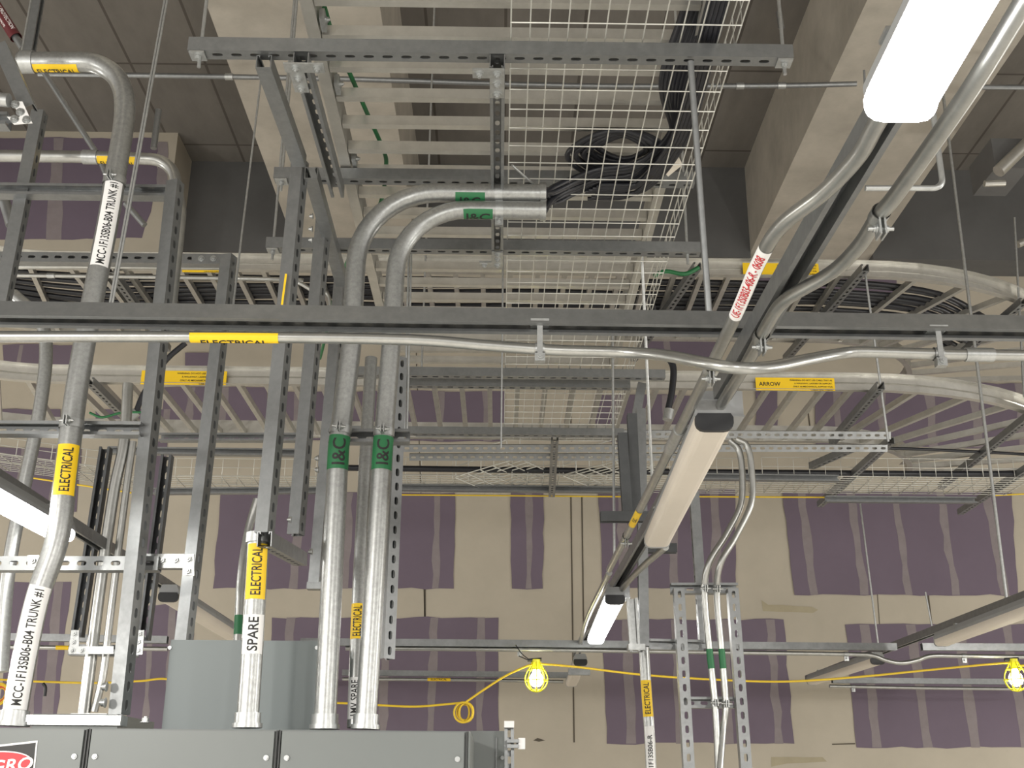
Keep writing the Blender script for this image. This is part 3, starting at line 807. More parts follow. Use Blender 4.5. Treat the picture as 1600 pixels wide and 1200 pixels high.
for rt_, pp, r_c in ((i1, p1_, .0305), (i2, p2_, .029)):
    e = pp[-1]; build('bushing', MB().tube([e - X1 * .012, e + X1 * .006], r_c + .004, 20), 'rmc', rt_)
strut(PY(514, 683, 3.31), PY(640, 683, 3.31), -Y1, 'short strut holding the two thick conduits just above their green tape')
# third conduit behind the pair
c3, p3_ = tconduit([(553, 1137, 3.56), (560, 940, 3.6), (572, 700, 3.65), (580, 560, 3.68)], .021, 'conduit behind and between the two taped thick conduits', rad=0)
wrap_label(c3, p3_, .021, (557, 1000), (562, 945), 'yel', 'ELECTRICAL', rel=.6, turn=-.1, lab='yellow label reading ELECTRICAL')
wrap_label(c3, p3_, .021, (552, 1125), (556, 1060), 'wht', '1MV SPARE', rel=.5, turn=-.1)
# perforated strut right of the pair
strut(PY(624, 560, 3.75), PY(603, 1030, 3.75), V((-.6, .8, 0)), 'slotted strut post right beside the thick conduits')

# SPARE stub
sp, ps = tconduit([(386, 1135, 3.2), (395, 1000, 3.2), (404, 842, 3.2)], .0295, 'stub conduit labelled SPARE ending open below the hanging posts', rad=0, m='rmc')
base_fitting(sp, ps, .0295)
e = ps[-1]; t = (ps[-1] - ps[-2]).normalized()
build('bushing', MB().tube([e - t * .012, e + t * .016], .035, 18), 'galvb', sp)
wrap_label(sp, ps, .0295, (398, 938), (404, 852), 'yel', 'ELECTRICAL', rel=.46, turn=-.05, span=2.2, lab='yellow label reading ELECTRICAL')
wrap_label(sp, ps, .0295, (391, 1023), (397, 962), 'wht', 'SPARE', rel=.46, turn=-.05, span=2.2, lab='white label reading SPARE')
# thin pipe with green tape left of the spare
c5, p5 = tconduit([(371, 1002, 3.66), (377, 900, 3.68), (388, 830, 3.7), (402, 780, 3.7)], .0135, 'thin conduit with green tape left of the SPARE stub', rad=0, m='emt')
wrap_label(c5, p5, .0135, (371, 992), (373, 962), 'grn')

# ================================================================== LEFT SIDE CONDUITS
YL = 3.16
h1, q1_ = tconduit([(20, 1132), (40, 1020), (60, 930), (90, 840), (103, 740), (118, 620), (135, 520), (168, 350), (181, 270), (195, 175), (185, 125), (150, 100), (100, 97), (30, 97)], .032, 'thick conduit on the left with white trunk labels, bending left at the top', Y=YL, rad=0)
base_fitting(h1, q1_, .032)
wrap_label(h1, q1_, .032, (17, 1108), (66, 918), 'wht', 'MCC-1F13SB06-B04 TRUNK #1', rel=.38, turn=-.05, span=2.1, fill=.94, lab='white label reading MCC-1F13SB06-B04 TRUNK #1')
wrap_label(h1, q1_, .032, (98, 777), (108, 698), 'yel', 'ELECTRICAL', rel=.42, turn=-.05, span=2.1, lab='yellow label reading ELECTRICAL')
wrap_label(h1, q1_, .032, (157, 421), (178, 290), 'wht', 'MCC-1F13SB06-B04 TRUNK #1', rel=.38, turn=-.05, span=1.8, fill=.96, lab='white label reading MCC-1F13SB06-B04 TRUNK #1')
wrap_label(h1, q1_, .032, (55, 97), (124, 99), 'yel', lines=[('ELECTRICAL', .40, -.10)], turn=.95, span=1.5, lab='yellow label reading ELECTRICAL')
coupling(h1, q1_, (34, 97), (54, 97), .037)
s = sub_path(q1_, (181, 284), (182, 276)); clamp(h1, s[0], s[-1] - s[0], .032, Y1)
s = sub_path(q1_, (113, 664), (114, 656)); clamp(h1, s[0], s[-1] - s[0], .032, Y1)
h2, q2_ = tconduit([(-60, 243, 3.6), (120, 245, 3.6), (200, 247, 3.6), (268, 250, 3.6), (282, 330, 3.6), (262, 520, 3.6)], .0215, 'horizontal conduit at the upper left turning down behind the slotted post', rad=.19, m='emt')
coupling(h2, q2_, (130, 245), (153, 245), .026)
wrap_label(h2, q2_, .0215, (154, 246), (215, 248), 'yel', lines=[('ELECTRICAL', .45, -.15)], turn=.8, span=2.1, lab='yellow label reading ELECTRICAL')
h3, q3_ = tconduit([(2, 1050, 3.9), (8, 940, 3.9), (18, 860, 3.9), (40, 750, 3.9), (62, 640, 3.9), (72, 550, 3.9), (62, 500, 3.9), (20, 460, 3.9)], .0235, 'grey conduit partly hidden behind the trunk conduit at the left edge', rad=0)
h4, q4_ = tconduit([(131, 1118, 4.35), (142, 1030, 4.35), (156, 920, 4.35), (178, 770, 4.35), (194, 690, 4.35), (200, 600, 4.35)], .0215, 'conduit rising between the dark slotted strut and the tall post', rad=0, m='emt')
h5, q5_ = tconduit([(147, 1112, 4.35), (160, 1060, 4.35), (168, 1000, 4.35), (180, 900, 4.35), (198, 760, 4.35), (208, 690, 4.35)], .014, 'thinner conduit curving beside the tall post near its foot', rad=0, m='emt')

# tall posts and the frame at the left
post((274, 285), (186, 1117), YL + .10, 'tall bright strut post at the left standing on the cabinets', V((-1, .32, 0)))
post((358, 400), (286, 1010), 3.64, 'second tall strut post on the left, ending at the bolted cross strut', V((-1, .32, 0)))
post((62, 176), (2, 480), 3.36, 'upper left strut post below the white fitting plate', -X1)
post((166, 700), (121, 995), 4.35, 'dark slotted strut left of the conduit pair', -Y1, m='dgalv')
post((262, 712), (225, 1000), 4.37, 'dark slotted strut between the two tall posts', -Y1, m='dgalv')
def hstrut(pl_, pr, Y, label, o=Z, slots=True, **k): return strut(PY(*pl_, Y), PY(*pr, Y), o, label, slots, **k)
hstrut((-40, 298), (268, 302), YL + .17, 'horizontal strut at the upper left clamped behind the trunk conduit', -Y1)
hstrut((-40, 670), (222, 672), YL + .08, 'horizontal open strut left of the tall post with conduit clamps', -Y1)
hstrut((-40, 882), (250, 882), YL + .18, 'horizontal slotted strut at the lower left behind the bent conduit', Y1)
hstrut((225, 878), (300, 878), YL + .22, 'short strut between the tall posts carrying the bolted white plate', Y1)
b = [PY(*q, YL + .19) for q in ((243, 866), (304, 866), (304, 900), (286, 900), (286, 888), (243, 888))]
bracket(b, -Y1, 'white ell-shaped plate with four bolts between the two tall left posts', [PY(*q, YL + .19) for q in ((254, 876), (275, 876), (295, 874), (294, 893))])
b = [PY(*q, YL + .13) for q in ((44, 868), (62, 868), (62, 886), (44, 886))]
bracket(b, -Y1, 'small square zinc plate on the lower left horizontal strut', [PY(53, 877, YL + .13)])
hstrut((-20, 404), (352, 408), 4.05, 'horizontal strut row with slots above the upper tray on the left', Y1)
b = [PY(*q, 4.0) for q in ((300, 398), (362, 398), (362, 428), (345, 428), (345, 413), (300, 413))]
bracket(b, -Y1, 'dark ell plate with four bolts at the upper left tray', [PY(*q, 4.0) for q in ((315, 405), (334, 405), (353, 405), (351, 420))], m='galv')
# pieces beside the conduit pair feet
b = [PY(*q, 4.29) for q in ((112, 985), (124, 985), (124, 1010), (178, 1010), (178, 1022), (108, 1022))]
bracket(b, -Y1, 'ell plate with bolts at the foot of the dark slotted strut', [PY(*q, 4.29) for q in ((117, 990), (115, 1003), (113, 1016), (128, 1016))])
b = [PY(*q, 4.31) for q in ((214, 985), (226, 985), (223, 1023), (211, 1023))]
bracket(b, -Y1, 'narrow plate with three bolts between the tall posts', [PY(*q, 4.31) for q in ((219, 990), (217, 1003), (216, 1016))])
hstrut((110, 1016), (215, 1018), 4.44, 'dark short strut behind the feet of the conduit pair', -Y1)
# sill channel on top of the cabinets
mb = MB().obox(PY(96, 1126, YL + .02), X1 * .165, Y1 * .03, Z * .0125)
solo('sill_channel', mb, 'galvb', 'flat zinc sill channel lying on the cabinets under the tall post', 'channel')
bp_ = PY(146, 1116, 4.35); solo('base_plate', MB().box(bp_.x - .065, bp_.x + .065, 4.3, 4.4, bp_.z - .006, bp_.z), 'galvb', 'thin white base plate under the conduit pair feet', 'plate')
rc_ = thing('rear_cabinet', 'grey cabinet top just behind the zinc sill, under the conduit pair feet', 'cabinet', (bp_.x, 4.5, 0))
build('body', MB().box(PY(60, 1120, 4.3).x, PY(192, 1120, 4.3).x, 4.25, 4.7, .002, bp_.z - .006), 'mcc', rc_)
build('top_rim', MB().box(PY(60, 1120, 4.3).x, PY(192, 1120, 4.3).x, 4.245, 4.25, bp_.z - .03, bp_.z - .008), 'mcc', rc_)
for (x, y, lab) in ((167, 1073, 'upper bolt head left of the tall post foot'), (165, 1098, 'lower bolt head left of the tall post foot'), (227, 1129, 'small white stud on the cabinet top between post and grey box')):
    solo('bolt', MB().hexbolt(PY(x, y, YL + .07), V((-1, 0, 0)) if x < 200 else Z, .010, .010), 'galvb', lab, 'bolt')

# thin twin rod in front of the left slab
rod(PY(259, -10, 2.9), PY(171, 478, 2.9), 'long thin rod from the ceiling crossing the upper left, left one of two', .0035)
rod(PY(263, -10, 2.9), PY(175, 478, 2.9), 'long thin rod from the ceiling crossing the upper left, right one of two', .0035)
rod(PY(410, 105, 3.8), PY(364, 480, 3.8), 'thin rod between tall left posts and the hanging posts', .004)

# ================================================================== FAR TRAYS running left-right, stacked, each with a bend at both ends
def cross_tray(h, pyf, label, ry, group=None, rung_every=.152):
    """front rail underside at pixel row pyf"""
    Yf = PZ(1000, pyf, h).y; wid = .92
    xL = PZ(100, pyf, h).x; xR = PZ(1345, pyf, h).x
    Ri, Ro = .85, .85 + wid; z = H(h)
    front = []; back = []
    # right end: bends away from the viewer, centre at (xR, Yf+Ro)
    cR = (xR, Yf + Ro, z); cL = (xL, Yf - Ri, z)
    n = 16
    # left end: bends towards the viewer, centre at (xL, Yf-Ri)
    fa = [V((cL[0] - Ri * math.sin(a), cL[1] + Ri * math.cos(a), z)) for a in [math.pi / 2 * (n - i) / n for i in range(n)]]
    ba = [V((cL[0] - Ro * math.sin(a), cL[1] + Ro * math.cos(a), z)) for a in [math.pi / 2 * (n - i) / n for i in range(n)]]
    # straight
    m = 6
    fs = [V((xL + (xR - xL) * i / m, Yf, z)) for i in range(m)]; bs = [V((xL + (xR - xL) * i / m, Yf + wid, z)) for i in range(m)]
    fb = [V((cR[0] + Ro * math.sin(a), cR[1] - Ro * math.cos(a), z)) for a in [math.pi / 2 * i / n for i in range(n + 1)]]
    bb = [V((cR[0] + Ri * math.sin(a), cR[1] - Ri * math.cos(a), z)) for a in [math.pi / 2 * i / n for i in range(n + 1)]]
    rungs = []
    k = int((xR - xL) / rung_every)
    for i in range(k + 1):
        x = xL + rung_every * (i + .4)
        if x < xR: rungs.append((V((x, Yf + .002, z)), V((x, Yf + wid - .002, z))))
    for i in range(1, 9):
        a = math.pi / 2 * i / 8.5
        rungs.append((V((cR[0] + Ro * math.sin(a), cR[1] - Ro * math.cos(a), z)), V((cR[0] + Ri * math.sin(a), cR[1] - Ri * math.cos(a), z))))
        rungs.append((V((cL[0] - Ri * math.sin(a), cL[1] + Ri * math.cos(a), z)), V((cL[0] - Ro * math.sin(a), cL[1] + Ro * math.cos(a), z))))
    root = ladder('ladder_tray', label, ba + bs + bb, fa + fs + fb, rungs, group=group)
    return root, Yf, wid, xL, xR
TA = cross_tray(2.73, 432, 'upper cross ladder tray with black cables, curving away at the right', 0)
TB = cross_tray(2.10, 609, 'lower cross ladder tray with yellow warning labels, curving away at the right', 0)
# yellow warning labels on the front rails
def raillabel(parent, Y, x0, x1, y0, y1, label, wide=True, big=None):
    a, b = PY(x0, y0, Y), PY(x1, y1, Y); zz0, zz1 = min(a.z, b.z), max(a.z, b.z)
    mb = MB().box(a.x, b.x, Y - .003, Y - .0005, zz0, zz1)
    o = solo('warning_label', mb, 'yel', label, 'label')
    W = b.x - a.x; Hh = zz1 - zz0
    for i, t in enumerate(('WARNING: DO NOT USE CABLE TRAY AS', 'A WALKWAY, LADDER OR SUPPORT.', 'ONLY AS MECHANICAL SUPPORT FOR', 'CABLES AND TUBING')):
        vs, fs, wd = text_geo(t); hh = Hh * .12; sx = min(1.0, W * .62 / (wd * hh))
        flat_text(o, t, (b.x - W * .03 - wd * hh * sx, Y - .004, zz1 - Hh * (.13 + .25 * i) - hh), X1, Z, hh, 'ink', sx)
    if big:
        flat_text(o, big, (a.x + W * .04, Y - .004, zz0 + Hh * .35), X1, Z, Hh * .3, 'ink')
    return o
Yb = TB[1] - .028
raillabel(TB[0], Yb, 222, 353, 579, 602, 'yellow warning label on the lower cross tray at the left')
raillabel(TB[0], Yb, 1180, 1305, 590, 611, 'yellow warning label on the lower cross tray right of the lamp row', big='ARROW')
Ya = TA[1] - .028
raillabel(TA[0], Ya, 1160, 1280, 411, 430, 'yellow warning label on the upper cross tray, right of the lamp row conduit')
raillabel(TA[0], Ya, 286, 345, 412, 426, 'small yellow warning label on the upper cross tray at the left')
# pipes in front of the upper tray on the left
pth = [PY(10, 417, 4.35), PY(150, 416, 4.35), PY(344, 418, 4.35)]
a_ = conduit(smooth(pth), .0115, 'bright conduit in front of the upper cross tray, upper of two at the left', 'emt')
pth = [PY(6, 430, 4.4), PY(200, 432, 4.4), PY(450, 437, 4.4), PY(468, 442, 4.4), PY(490, 455, 4.4)]
a_ = conduit(smooth(pth), .009, 'thin bright conduit in front of the upper cross tray, lower of two at the left', 'emt')
s = sub_path(smooth(pth), (74, 431), (86, 431)); build('coupling', MB().tube([s[0], s[-1]], .012, 12), 'galvb', a_)
pth = smooth([PY(508, 455, 4.6), PY(514, 464, 4.6), PY(517, 482, 4.6)])
conduit(pth, .008, 'short bright curved conduit end behind the third hanging post', 'emt')

# black cables lying in the upper tray
rc = random.Random(11)
def cable(path, r, label, group=None, m='cable', name='cable'):
    return solo(name, MB().tube(path, r, 8), m, label, 'cable', group)
for k in range(12):
    y = TA[1] + .16 + k * .05; z = H(2.73) + .035 + rc.uniform(0, .02)
    P = [V((TA[3] - .9, y - .15 - .03 * k, z))] + [V((TA[3] + (TA[4] - TA[3]) * t, y + rc.uniform(-.015, .015), z + rc.uniform(0, .006))) for t in (0, .15, .3, .45, .6, .75, .9, 1)] + [V((TA[4] + .55, y + .12, z)), V((TA[4] + 1.0, y + .50, z))]
    cable(smooth(P, 5), .014, 'black cable lying on the rungs of the upper cross tray', 'black cables in the upper cross tray')
# dark rail strut seen edge on
# black cables in the central tray near the right rail and the loop down to the thick conduits
for k in range(14):
    dx = -.035 - .012 * (k % 7); z0 = H(HT) + .035 + .014 * (k // 7)
    off = rc.uniform(-.02, .02)
    P = [V((xr + .07 - .018 * (k % 7), 1.5, z0)), V((xr + .06 - .018 * (k % 7), 2.1, z0)), V((xr + dx + .07, 2.6, z0)), V((xr + dx * 1.0 + .03, 2.85, H(HB) + .07))]
    dn = 14 if k > 6 else 0
    q = [(1052, 205), (1018, 246), (985, 262 + dn), (940, 268 + dn), (900, 282 + dn), (864, 298 + dn)]
    P += [PZ(x + off * 200, y + 5 * math.sin(k * 2.1), h_) for (x, y), h_ in zip(q, (1.96, 1.945, 1.935, 1.93, 1.915, 1.86))]
    P += [V((p1_[-1].x - .0, p1_[-1].y, (p1_ if k < 8 else p2_)[-1].z + rc.uniform(-.012, .012)))]
    cable(smooth(P, 7), .0085, 'black cable of the bundle from the tray into the ends of the thick conduits', 'black cables into the thick conduits')
for k in range(9):   # coil
    c = PZ(968, 243, 1.965); a_r = .15 - .007 * k; b_r = .085 - .006 * k
    P = [c + V((a_r * math.cos(t) + .02 * (k % 3 - 1), b_r * 1.6 * math.sin(t), .004 * k + .008 * math.sin(3 * t))) for t in [2 * math.pi * i / 28 for i in range(29)]]
    cable(P, .009, 'black cable loop coiled on the mesh basket', 'coiled cable loops')
for k in range(9):   # bundle continuing right of the rail inside the basket
    x = bx1 - .045 - .012 * (k % 5)
    P = [V((x + .01, 1.4, H(HB) + .012 + .015 * (k // 5))), V((x - .005, 2.4, H(HB) + .012 + .015 * (k // 5))), V((x, 2.9, H(HB) + .012 + .015 * (k // 5))), V((x - .02, 3.15, H(HB) + .014)), V((x - .10, 3.34 + .01 * k, H(HB) + .014)), V((x - .25, 3.36 + .012 * k, H(HB) + .014))]
    cable(smooth(P, 6), .0075, 'black cable running along the right edge of the mesh basket', 'black cables along the basket edge')
mb = MB(); P = [PZ(x, y, HB + .02) for x, y in ((1060, 202), (1046, 232), (1030, 262), (1044, 276), (1066, 258), (1050, 225))]
mb.add(P + [p + Z * .004 for p in P], [tuple(range(6)), tuple(range(6, 12))[::-1]] + [(i, (i + 1) % 6, 6 + (i + 1) % 6, 6 + i) for i in range(6)])
solo('paper_tag', mb, 'paper', 'pale torn tag lying among the black cables in the basket', 'tag')
# spare small pieces: threaded bits and a thin diagonal wire by the conduit ends
solo('hook_rod', MB().tube([PZ(800, 258, 1.85), PZ(848, 300, 1.84), PZ(850, 346, 1.80)], .004, 8), 'galvb', 'thin bent rod beside the open ends of the thick conduits', 'rod')

# green ground wire along the left rail and others
solo('ground_wire', MB().tube(smooth([PZ(507, 12, 2.09), PZ(520, 55, 2.09), PZ(548, 118, 2.09), PZ(575, 180, 2.09), PZ(598, 232, 2.09), PZ(603, 262, 2.09), PZ(590, 330, 2.06), PZ(538, 420, 2.04), PZ(500, 560, 2.04)]), .0075, 8), 'gwire', 'green ground wire along the left rail of the centre tray', 'wire')
solo('ground_wire', MB().tube(smooth([PY(140, 645, 5.2), PY(160, 652, 5.2), PY(190, 645, 5.2), PY(228, 644, 5.2)]), .006, 6), 'gwire', 'thin green wire hanging under the lower cross tray at the left', 'wire')
solo('ground_wire', MB().tube(smooth([PY(1022, 431, 5.4), PY(1040, 424, 5.4), PY(1070, 428, 5.4), PY(1092, 418, 5.4)]), .012, 6), 'gwire', 'green wire on the upper cross tray beside the thin pole', 'wire')
solo('flexible_conduit', MB().tube(smooth([PY(290, 536, 5.3), PY(262, 560, 5.3), PY(240, 590, 5.3), PY(222, 620, 5.3), PY(212, 646, 5.3)]), .014, 10), 'cable', 'black flexible conduit dropping below the lower cross tray at the left', 'conduit')
solo('flexible_conduit', MB().tube(smooth([PY(1042, 555, 5.4), PY(1052, 575, 5.4), PY(1050, 610, 5.4), PY(1044, 640, 5.4)]), .017, 10), 'cable', 'black flexible conduit right of the mesh basket below the long strut', 'conduit')
solo('flexible_conduit', MB().tube(smooth([PY(1012, 462, 5.0), PY(1020, 480, 5.0), PY(1024, 510, 5.0)]), .014, 10), 'cable', 'black flexible conduit end just above the long strut, right of the basket', 'conduit')
solo('conduit_fitting', MB().tube([PY(1046, 640, 5.4), PY(1043, 656, 5.4)], .026, 10), 'galvb', 'zinc fitting at the end of the black flexible conduit', 'fitting')
solo('conduit_fitting', MB().tube([PY(214, 644, 5.3), PY(196, 658, 5.3)], .024, 10), 'galvb', 'zinc fitting at the foot of the left black flexible conduit', 'fitting')

# ================================================================== TRAPEZE STRUTS AND SUPPORTS OF THE FAR TRAYS
def ys(pa, pb, h, label, h2=None, **k):
    a = PZ(*pa, h); b = PZ(*pb, h if h2 is None else h2); return strut(a, b, Z, label, **k)
ys((1455, 383), (1300, 500), 2.69, 'slotted strut crossing under the upper tray at its right bend') if False else None
ys((1352, 418), (1228, 560), 2.69, 'slotted strut under the upper cross tray at the start of its right bend')
ys((1600, 470), (1500, 555), 2.69, 'slotted strut under the far right end of the upper cross tray')
ys((1090, 415), (990, 560), 2.69, 'slotted strut under the upper cross tray right of the centre tray')
ys((172, 420), (262, 545), 2.69, 'slotted strut under the upper cross tray at the left')
ys((1376, 602), (1300, 690), 2.06, 'slotted strut under the lower cross tray at the start of its right bend')
ys((1620, 640), (1470, 760), 2.06, 'slotted strut under the right bend of the lower cross tray')
ys((140, 595), (214, 668), 2.06, 'slotted strut under the lower cross tray at the left end')
ys((1392, 688), (1281, 788), 1.96, 'long slotted strut sloping down left from the strut ends at the right')
ys((1620, 722), (1500, 800), 1.96, 'slotted strut arm at the right edge near the wire baskets')
ys((1332, 700), (1268, 728), 1.99, 'short slotted strut stub left of the long sloping strut')
# slotted struts in the middle distance
hstrut((650, 676), (1390, 680), 6.05, 'long slotted strut behind the cream lamp, upper of the pair', V((0, 1, .4)))
hstrut((616, 700), (1385, 700), 6.35, 'long slotted strut behind the cream lamp, lower of the pair', V((0, 1, .4)))
hstrut((640, 714), (1060, 714), 6.6, 'thin slotted strut just above the wall basket in the middle', V((0, 1, .4)))
hstrut((250, 684), (470, 684), 5.6, 'slotted strut below the lower cross tray between the left posts', -Y1)
hstrut((170, 704), (470, 708), 6.3, 'plain strut below the lower cross tray at the left', -Y1, slots=False)
hstrut((620, 762), (985, 766), 7.3, 'dark strut along the underside of the wall basket, middle stretch', -Y1, slots=False)
hstrut((240, 768), (540, 766), 7.3, 'dark strut along the underside of the wall basket, left stretch', -Y1, slots=False)
hstrut((1090, 745), (1310, 748), 6.9, 'dark strut behind the curved conduits of the right rack', -Y1, slots=False)
hstrut((1290, 780), (1525, 782), 7.35, 'dark strut under the wall basket at the right', -Y1, slots=False)
strut(PY(867, 683, 6.1), PY(862, 772, 7.4), Z, 'slotted strut sloping down across the wall basket in the middle')
strut(PY(1003, 600, 5.2), PY(990, 670, 5.2), X1, 'slotted strut hanging right of the mesh basket end')
# yellow line under the basket
solo('yellow_strip', MB().tube([PY(618, 773, 7.45), PY(980, 776, 7.45)], .0055, 6), 'ycord', 'yellow edging line below the wall basket, middle stretch', 'strip')
solo('yellow_strip', MB().tube([PY(1092, 776, 7.45), PY(1290, 777, 7.45)], .0055, 6), 'ycord', 'yellow edging line below the wall basket, right of the cream lamp', 'strip')
solo('yellow_strip', MB().tube([PY(52, 747, 7.0), PY(205, 770, 7.0)], .0055, 6), 'ycord', 'yellow edging line below the left wall basket', 'strip')
solo('yellow_strip', MB().tube([PY(1555, 774, 7.45), PY(1640, 770, 7.45)], .0055, 6), 'ycord', 'yellow edging line at the right edge below the wall basket', 'strip')

# wall baskets
hb = 1.93
def wb(x0, x1, yf, label, wid=.42, side=.12):
    a = PZ(x0, yf, hb); b = PZ(x1, yf, hb); Yf = (a.y + b.y) / 2
    return basket('wire_basket', label, (a.x, Yf, H(hb)), (b.x, Yf, H(hb)), Y1, wid, side, .1, .05, .0024)
wb(560, 790, 743, 'wire basket along the back wall with a black cable, between thick conduits and slotted strut')
wb(800, 1180, 743, 'wire basket along the back wall behind the cream lamp')
wb(1190, 1620, 745, 'wire basket along the back wall at the right')
wb(250, 520, 745, 'wire basket along the back wall behind the hanging posts')
# slanting basket pieces
a = PZ(712, 745, hb + .0); basket('wire_basket', 'bright slanting wire basket piece turning out of the wall basket', (a.x, a.y, a.z), (a.x + .42, a.y - .30, a.z + .05), V((.3, .42, -.02)), .40, .14, .1, .05, .004, True, False)
a = PZ(880, 742, hb); basket('wire_basket', 'slanting wire basket piece left of the short dark cross strut', (a.x, a.y, a.z), (a.x + .42, a.y - .34, a.z + .03), V((.3, .42, 0)), .34, .14, .1, .05, .004, True, False)
a = PZ(-60, 700, hb); basket('wire_basket', 'slanting wire basket at the left edge behind the posts', (a.x, a.y, a.z), PZ(200, 735, hb), Y1, .45, .1, .1, .05, .0026)
Yc = PZ(900, 740, hb).y + .04
cable(smooth([V((PZ(540, 740, hb).x, Yc, H(hb) + .035)), V((PZ(700, 740, hb).x, Yc + .01, H(hb) + .035)), V((PZ(950, 740, hb).x, Yc, H(hb) + .03)), V((PZ(1200, 740, hb).x, Yc + .02, H(hb) + .035)), V((PZ(1560, 740, hb).x, Yc, H(hb) + .035)), V((PZ(1640, 740, hb).x, Yc, H(hb) + .06))]), .020, 'thick black cable lying along the wall baskets')
cable(smooth([PY(1380, 700, 6.9), PY(1440, 702, 6.9), PY(1530, 706, 6.9), PY(1640, 712, 6.9)]), .010, 'thin black cable hanging right of the strut ends')

# rods at the right
def _vrod(px, py0, py1, Y, label, r=.006):
    a = PY(px, (py0 + py1) / 2, Y); z0, z1 = PY(px, py1, Y).z, PY(px, py0, Y).z
    return rod((a.x, Y, z0), (a.x, Y, z1), label, r)
rod(PY(1450, -40, 5.6), PY(1573, 937, 5.6), 'long thick rod at the right dropping to the white lamp', .009)
rod(PY(1352, 428, 5.7), PY(1388, 690, 5.8), 'rod from the upper cross tray to the strut ends at the right', .007)
rod(PY(1344, 787, 8.0), PY(1372, 1006, 8.0), 'thin dark rod in front of the right wall boards', .007)
rod(PY(1585, 340, 6.1), PY(1600, 620, 6.1), 'rod at the right edge through the tray bends', .007)
rod(PY(1446, 925, 8.2), PY(1456, 978, 8.2), 'short thin rod above the right lamp row', .006)

# ================================================================== CROSS STRUTS NEAR THE BACK WALL
hstrut((470, 1003), (1400, 1011), 6.85, 'cross strut with conduit near the back wall, passing behind the small glowing lamp', -Z, slots=False)
hstrut((-60, 994), (262, 1000), 6.85, 'cross strut near the back wall behind the left posts', -Z, slots=False)
hstrut((1440, 1011), (1640, 1012), 6.85, 'short bright cross strut right of the right lamp row', -Z, slots=False)
hstrut((535, 1051), (890, 1055), 9.0, 'low dark strut near the back wall behind the yellow cord', -Z, slots=False)
hstrut((1300, 1063), (1640, 1066), 9.0, 'low bright strut near the back wall at the right', -Z, slots=False)
def hcond(pts, Y, r, label, m='emt'):
    path = smooth([PY(x, y, Y) for x, y in pts]); return conduit(path, r, label, m), path
k_, kp = hcond([(540, 1013), (700, 1014), (890, 1016), (1100, 1019), (1320, 1022), (1362, 1024), (1385, 1032), (1408, 1036), (1432, 1032), (1455, 1025), (1500, 1025), (1640, 1027)], 6.85, .0125, 'conduit below the back cross strut with a small dip at the right')
for x in (812, 1322, 1506):
    s = sub_path(kp, (x, 1018), (x + 4, 1018)); clamp(k_, s[0], s[-1] - s[0], .0125, Z)
k_, kp = hcond([(-60, 1010), (100, 1012), (262, 1014)], 6.85, .0125, 'conduit below the back cross strut behind the left posts')
wrap_label(k_, kp, .0125, (88, 1013), (108, 1013), 'yel')
k_, kp = hcond([(535, 1061), (700, 1062), (880, 1065)], 9.0, .0125, 'low conduit near the back wall with a small yellow label')
wrap_label(k_, kp, .0125, (668, 1062), (704, 1062), 'yel', 'ELECTRICAL', rel=.5, turn=-.1)
k_, kp = hcond([(1296, 1072), (1450, 1075), (1640, 1077)], 9.0, .0125, 'low conduit near the back wall at the right')
s = sub_path(kp, (1333, 1073), (1337, 1073)); clamp(k_, s[0], s[-1] - s[0], .0125, Z)
solo('ceiling_bracket', MB().obox(PY(905, 1050, 7.6), X1 * .07, Y1 * .02, Z * .02), 'galv', 'small strut bracket at the end of the middle lamp row', 'bracket')

# ================================================================== RIGHT RACK of two slotted posts with two conduits
YR = 4.45
post((1060, 920), (1078, 1240), YR, 'left slotted post of the right conduit rack', Y1)
post((1144, 920), (1168, 1240), YR, 'right slotted post of the right conduit rack', Y1)
hstrut((1048, 920), (1152, 920), YR + .05, 'top cross strut of the right conduit rack', -Y1)
hstrut((1070, 1098), (1154, 1098), YR + .06, 'middle cross strut of the right conduit rack', -Y1)
r1, rp1 = tconduit([(1140, 688, 4.35), (1155, 705, 4.35), (1160, 745, 4.35), (1157, 790, 4.35), (1135, 835, 4.35), (1108, 880, 4.35), (1101, 925, 4.38), (1108, 1010, 4.4), (1118, 1110, 4.4), (1124, 1240, 4.4)], .0125, 'left conduit with an offset bend in the right rack', rad=0, m='emt')
r2, rp2 = tconduit([(1150, 686, 4.33), (1168, 698, 4.33), (1175, 740, 4.33), (1174, 785, 4.33), (1150, 838, 4.33), (1126, 880, 4.33), (1120, 925, 4.38), (1127, 1010, 4.4), (1134, 1100, 4.4), (1130, 1140, 4.4), (1122, 1240, 4.36)], .0120, 'right conduit with an offset bend in the right rack', rad=0, m='emt')
wrap_label(r1, rp1, .0125, (1111, 1045), (1109, 1014), 'grn', span=2.6); wrap_label(r2, rp2, .012, (1129, 1045), (1127, 1014), 'grn', span=2.6)
for rt_, pp, rr0 in ((r1, rp1, .0125), (r2, rp2, .012)):
    for y in (919, 1097):
        q = min(range(len(pp) - 1), key=lambda i: abs(proj(pp[i])[1] - y)); clamp(rt_, pp[q], pp[q + 1] - pp[q], rr0, Y1)
hstrut((1015, 1007), (1098, 1009), YR + .12, 'short slotted strut joining the labelled conduit post and the rack', -Y1)
strut(PY(1084, 770, 4.9), PY(1100, 1005, 4.9), X1, 'dark slotted strut behind the top of the right rack')
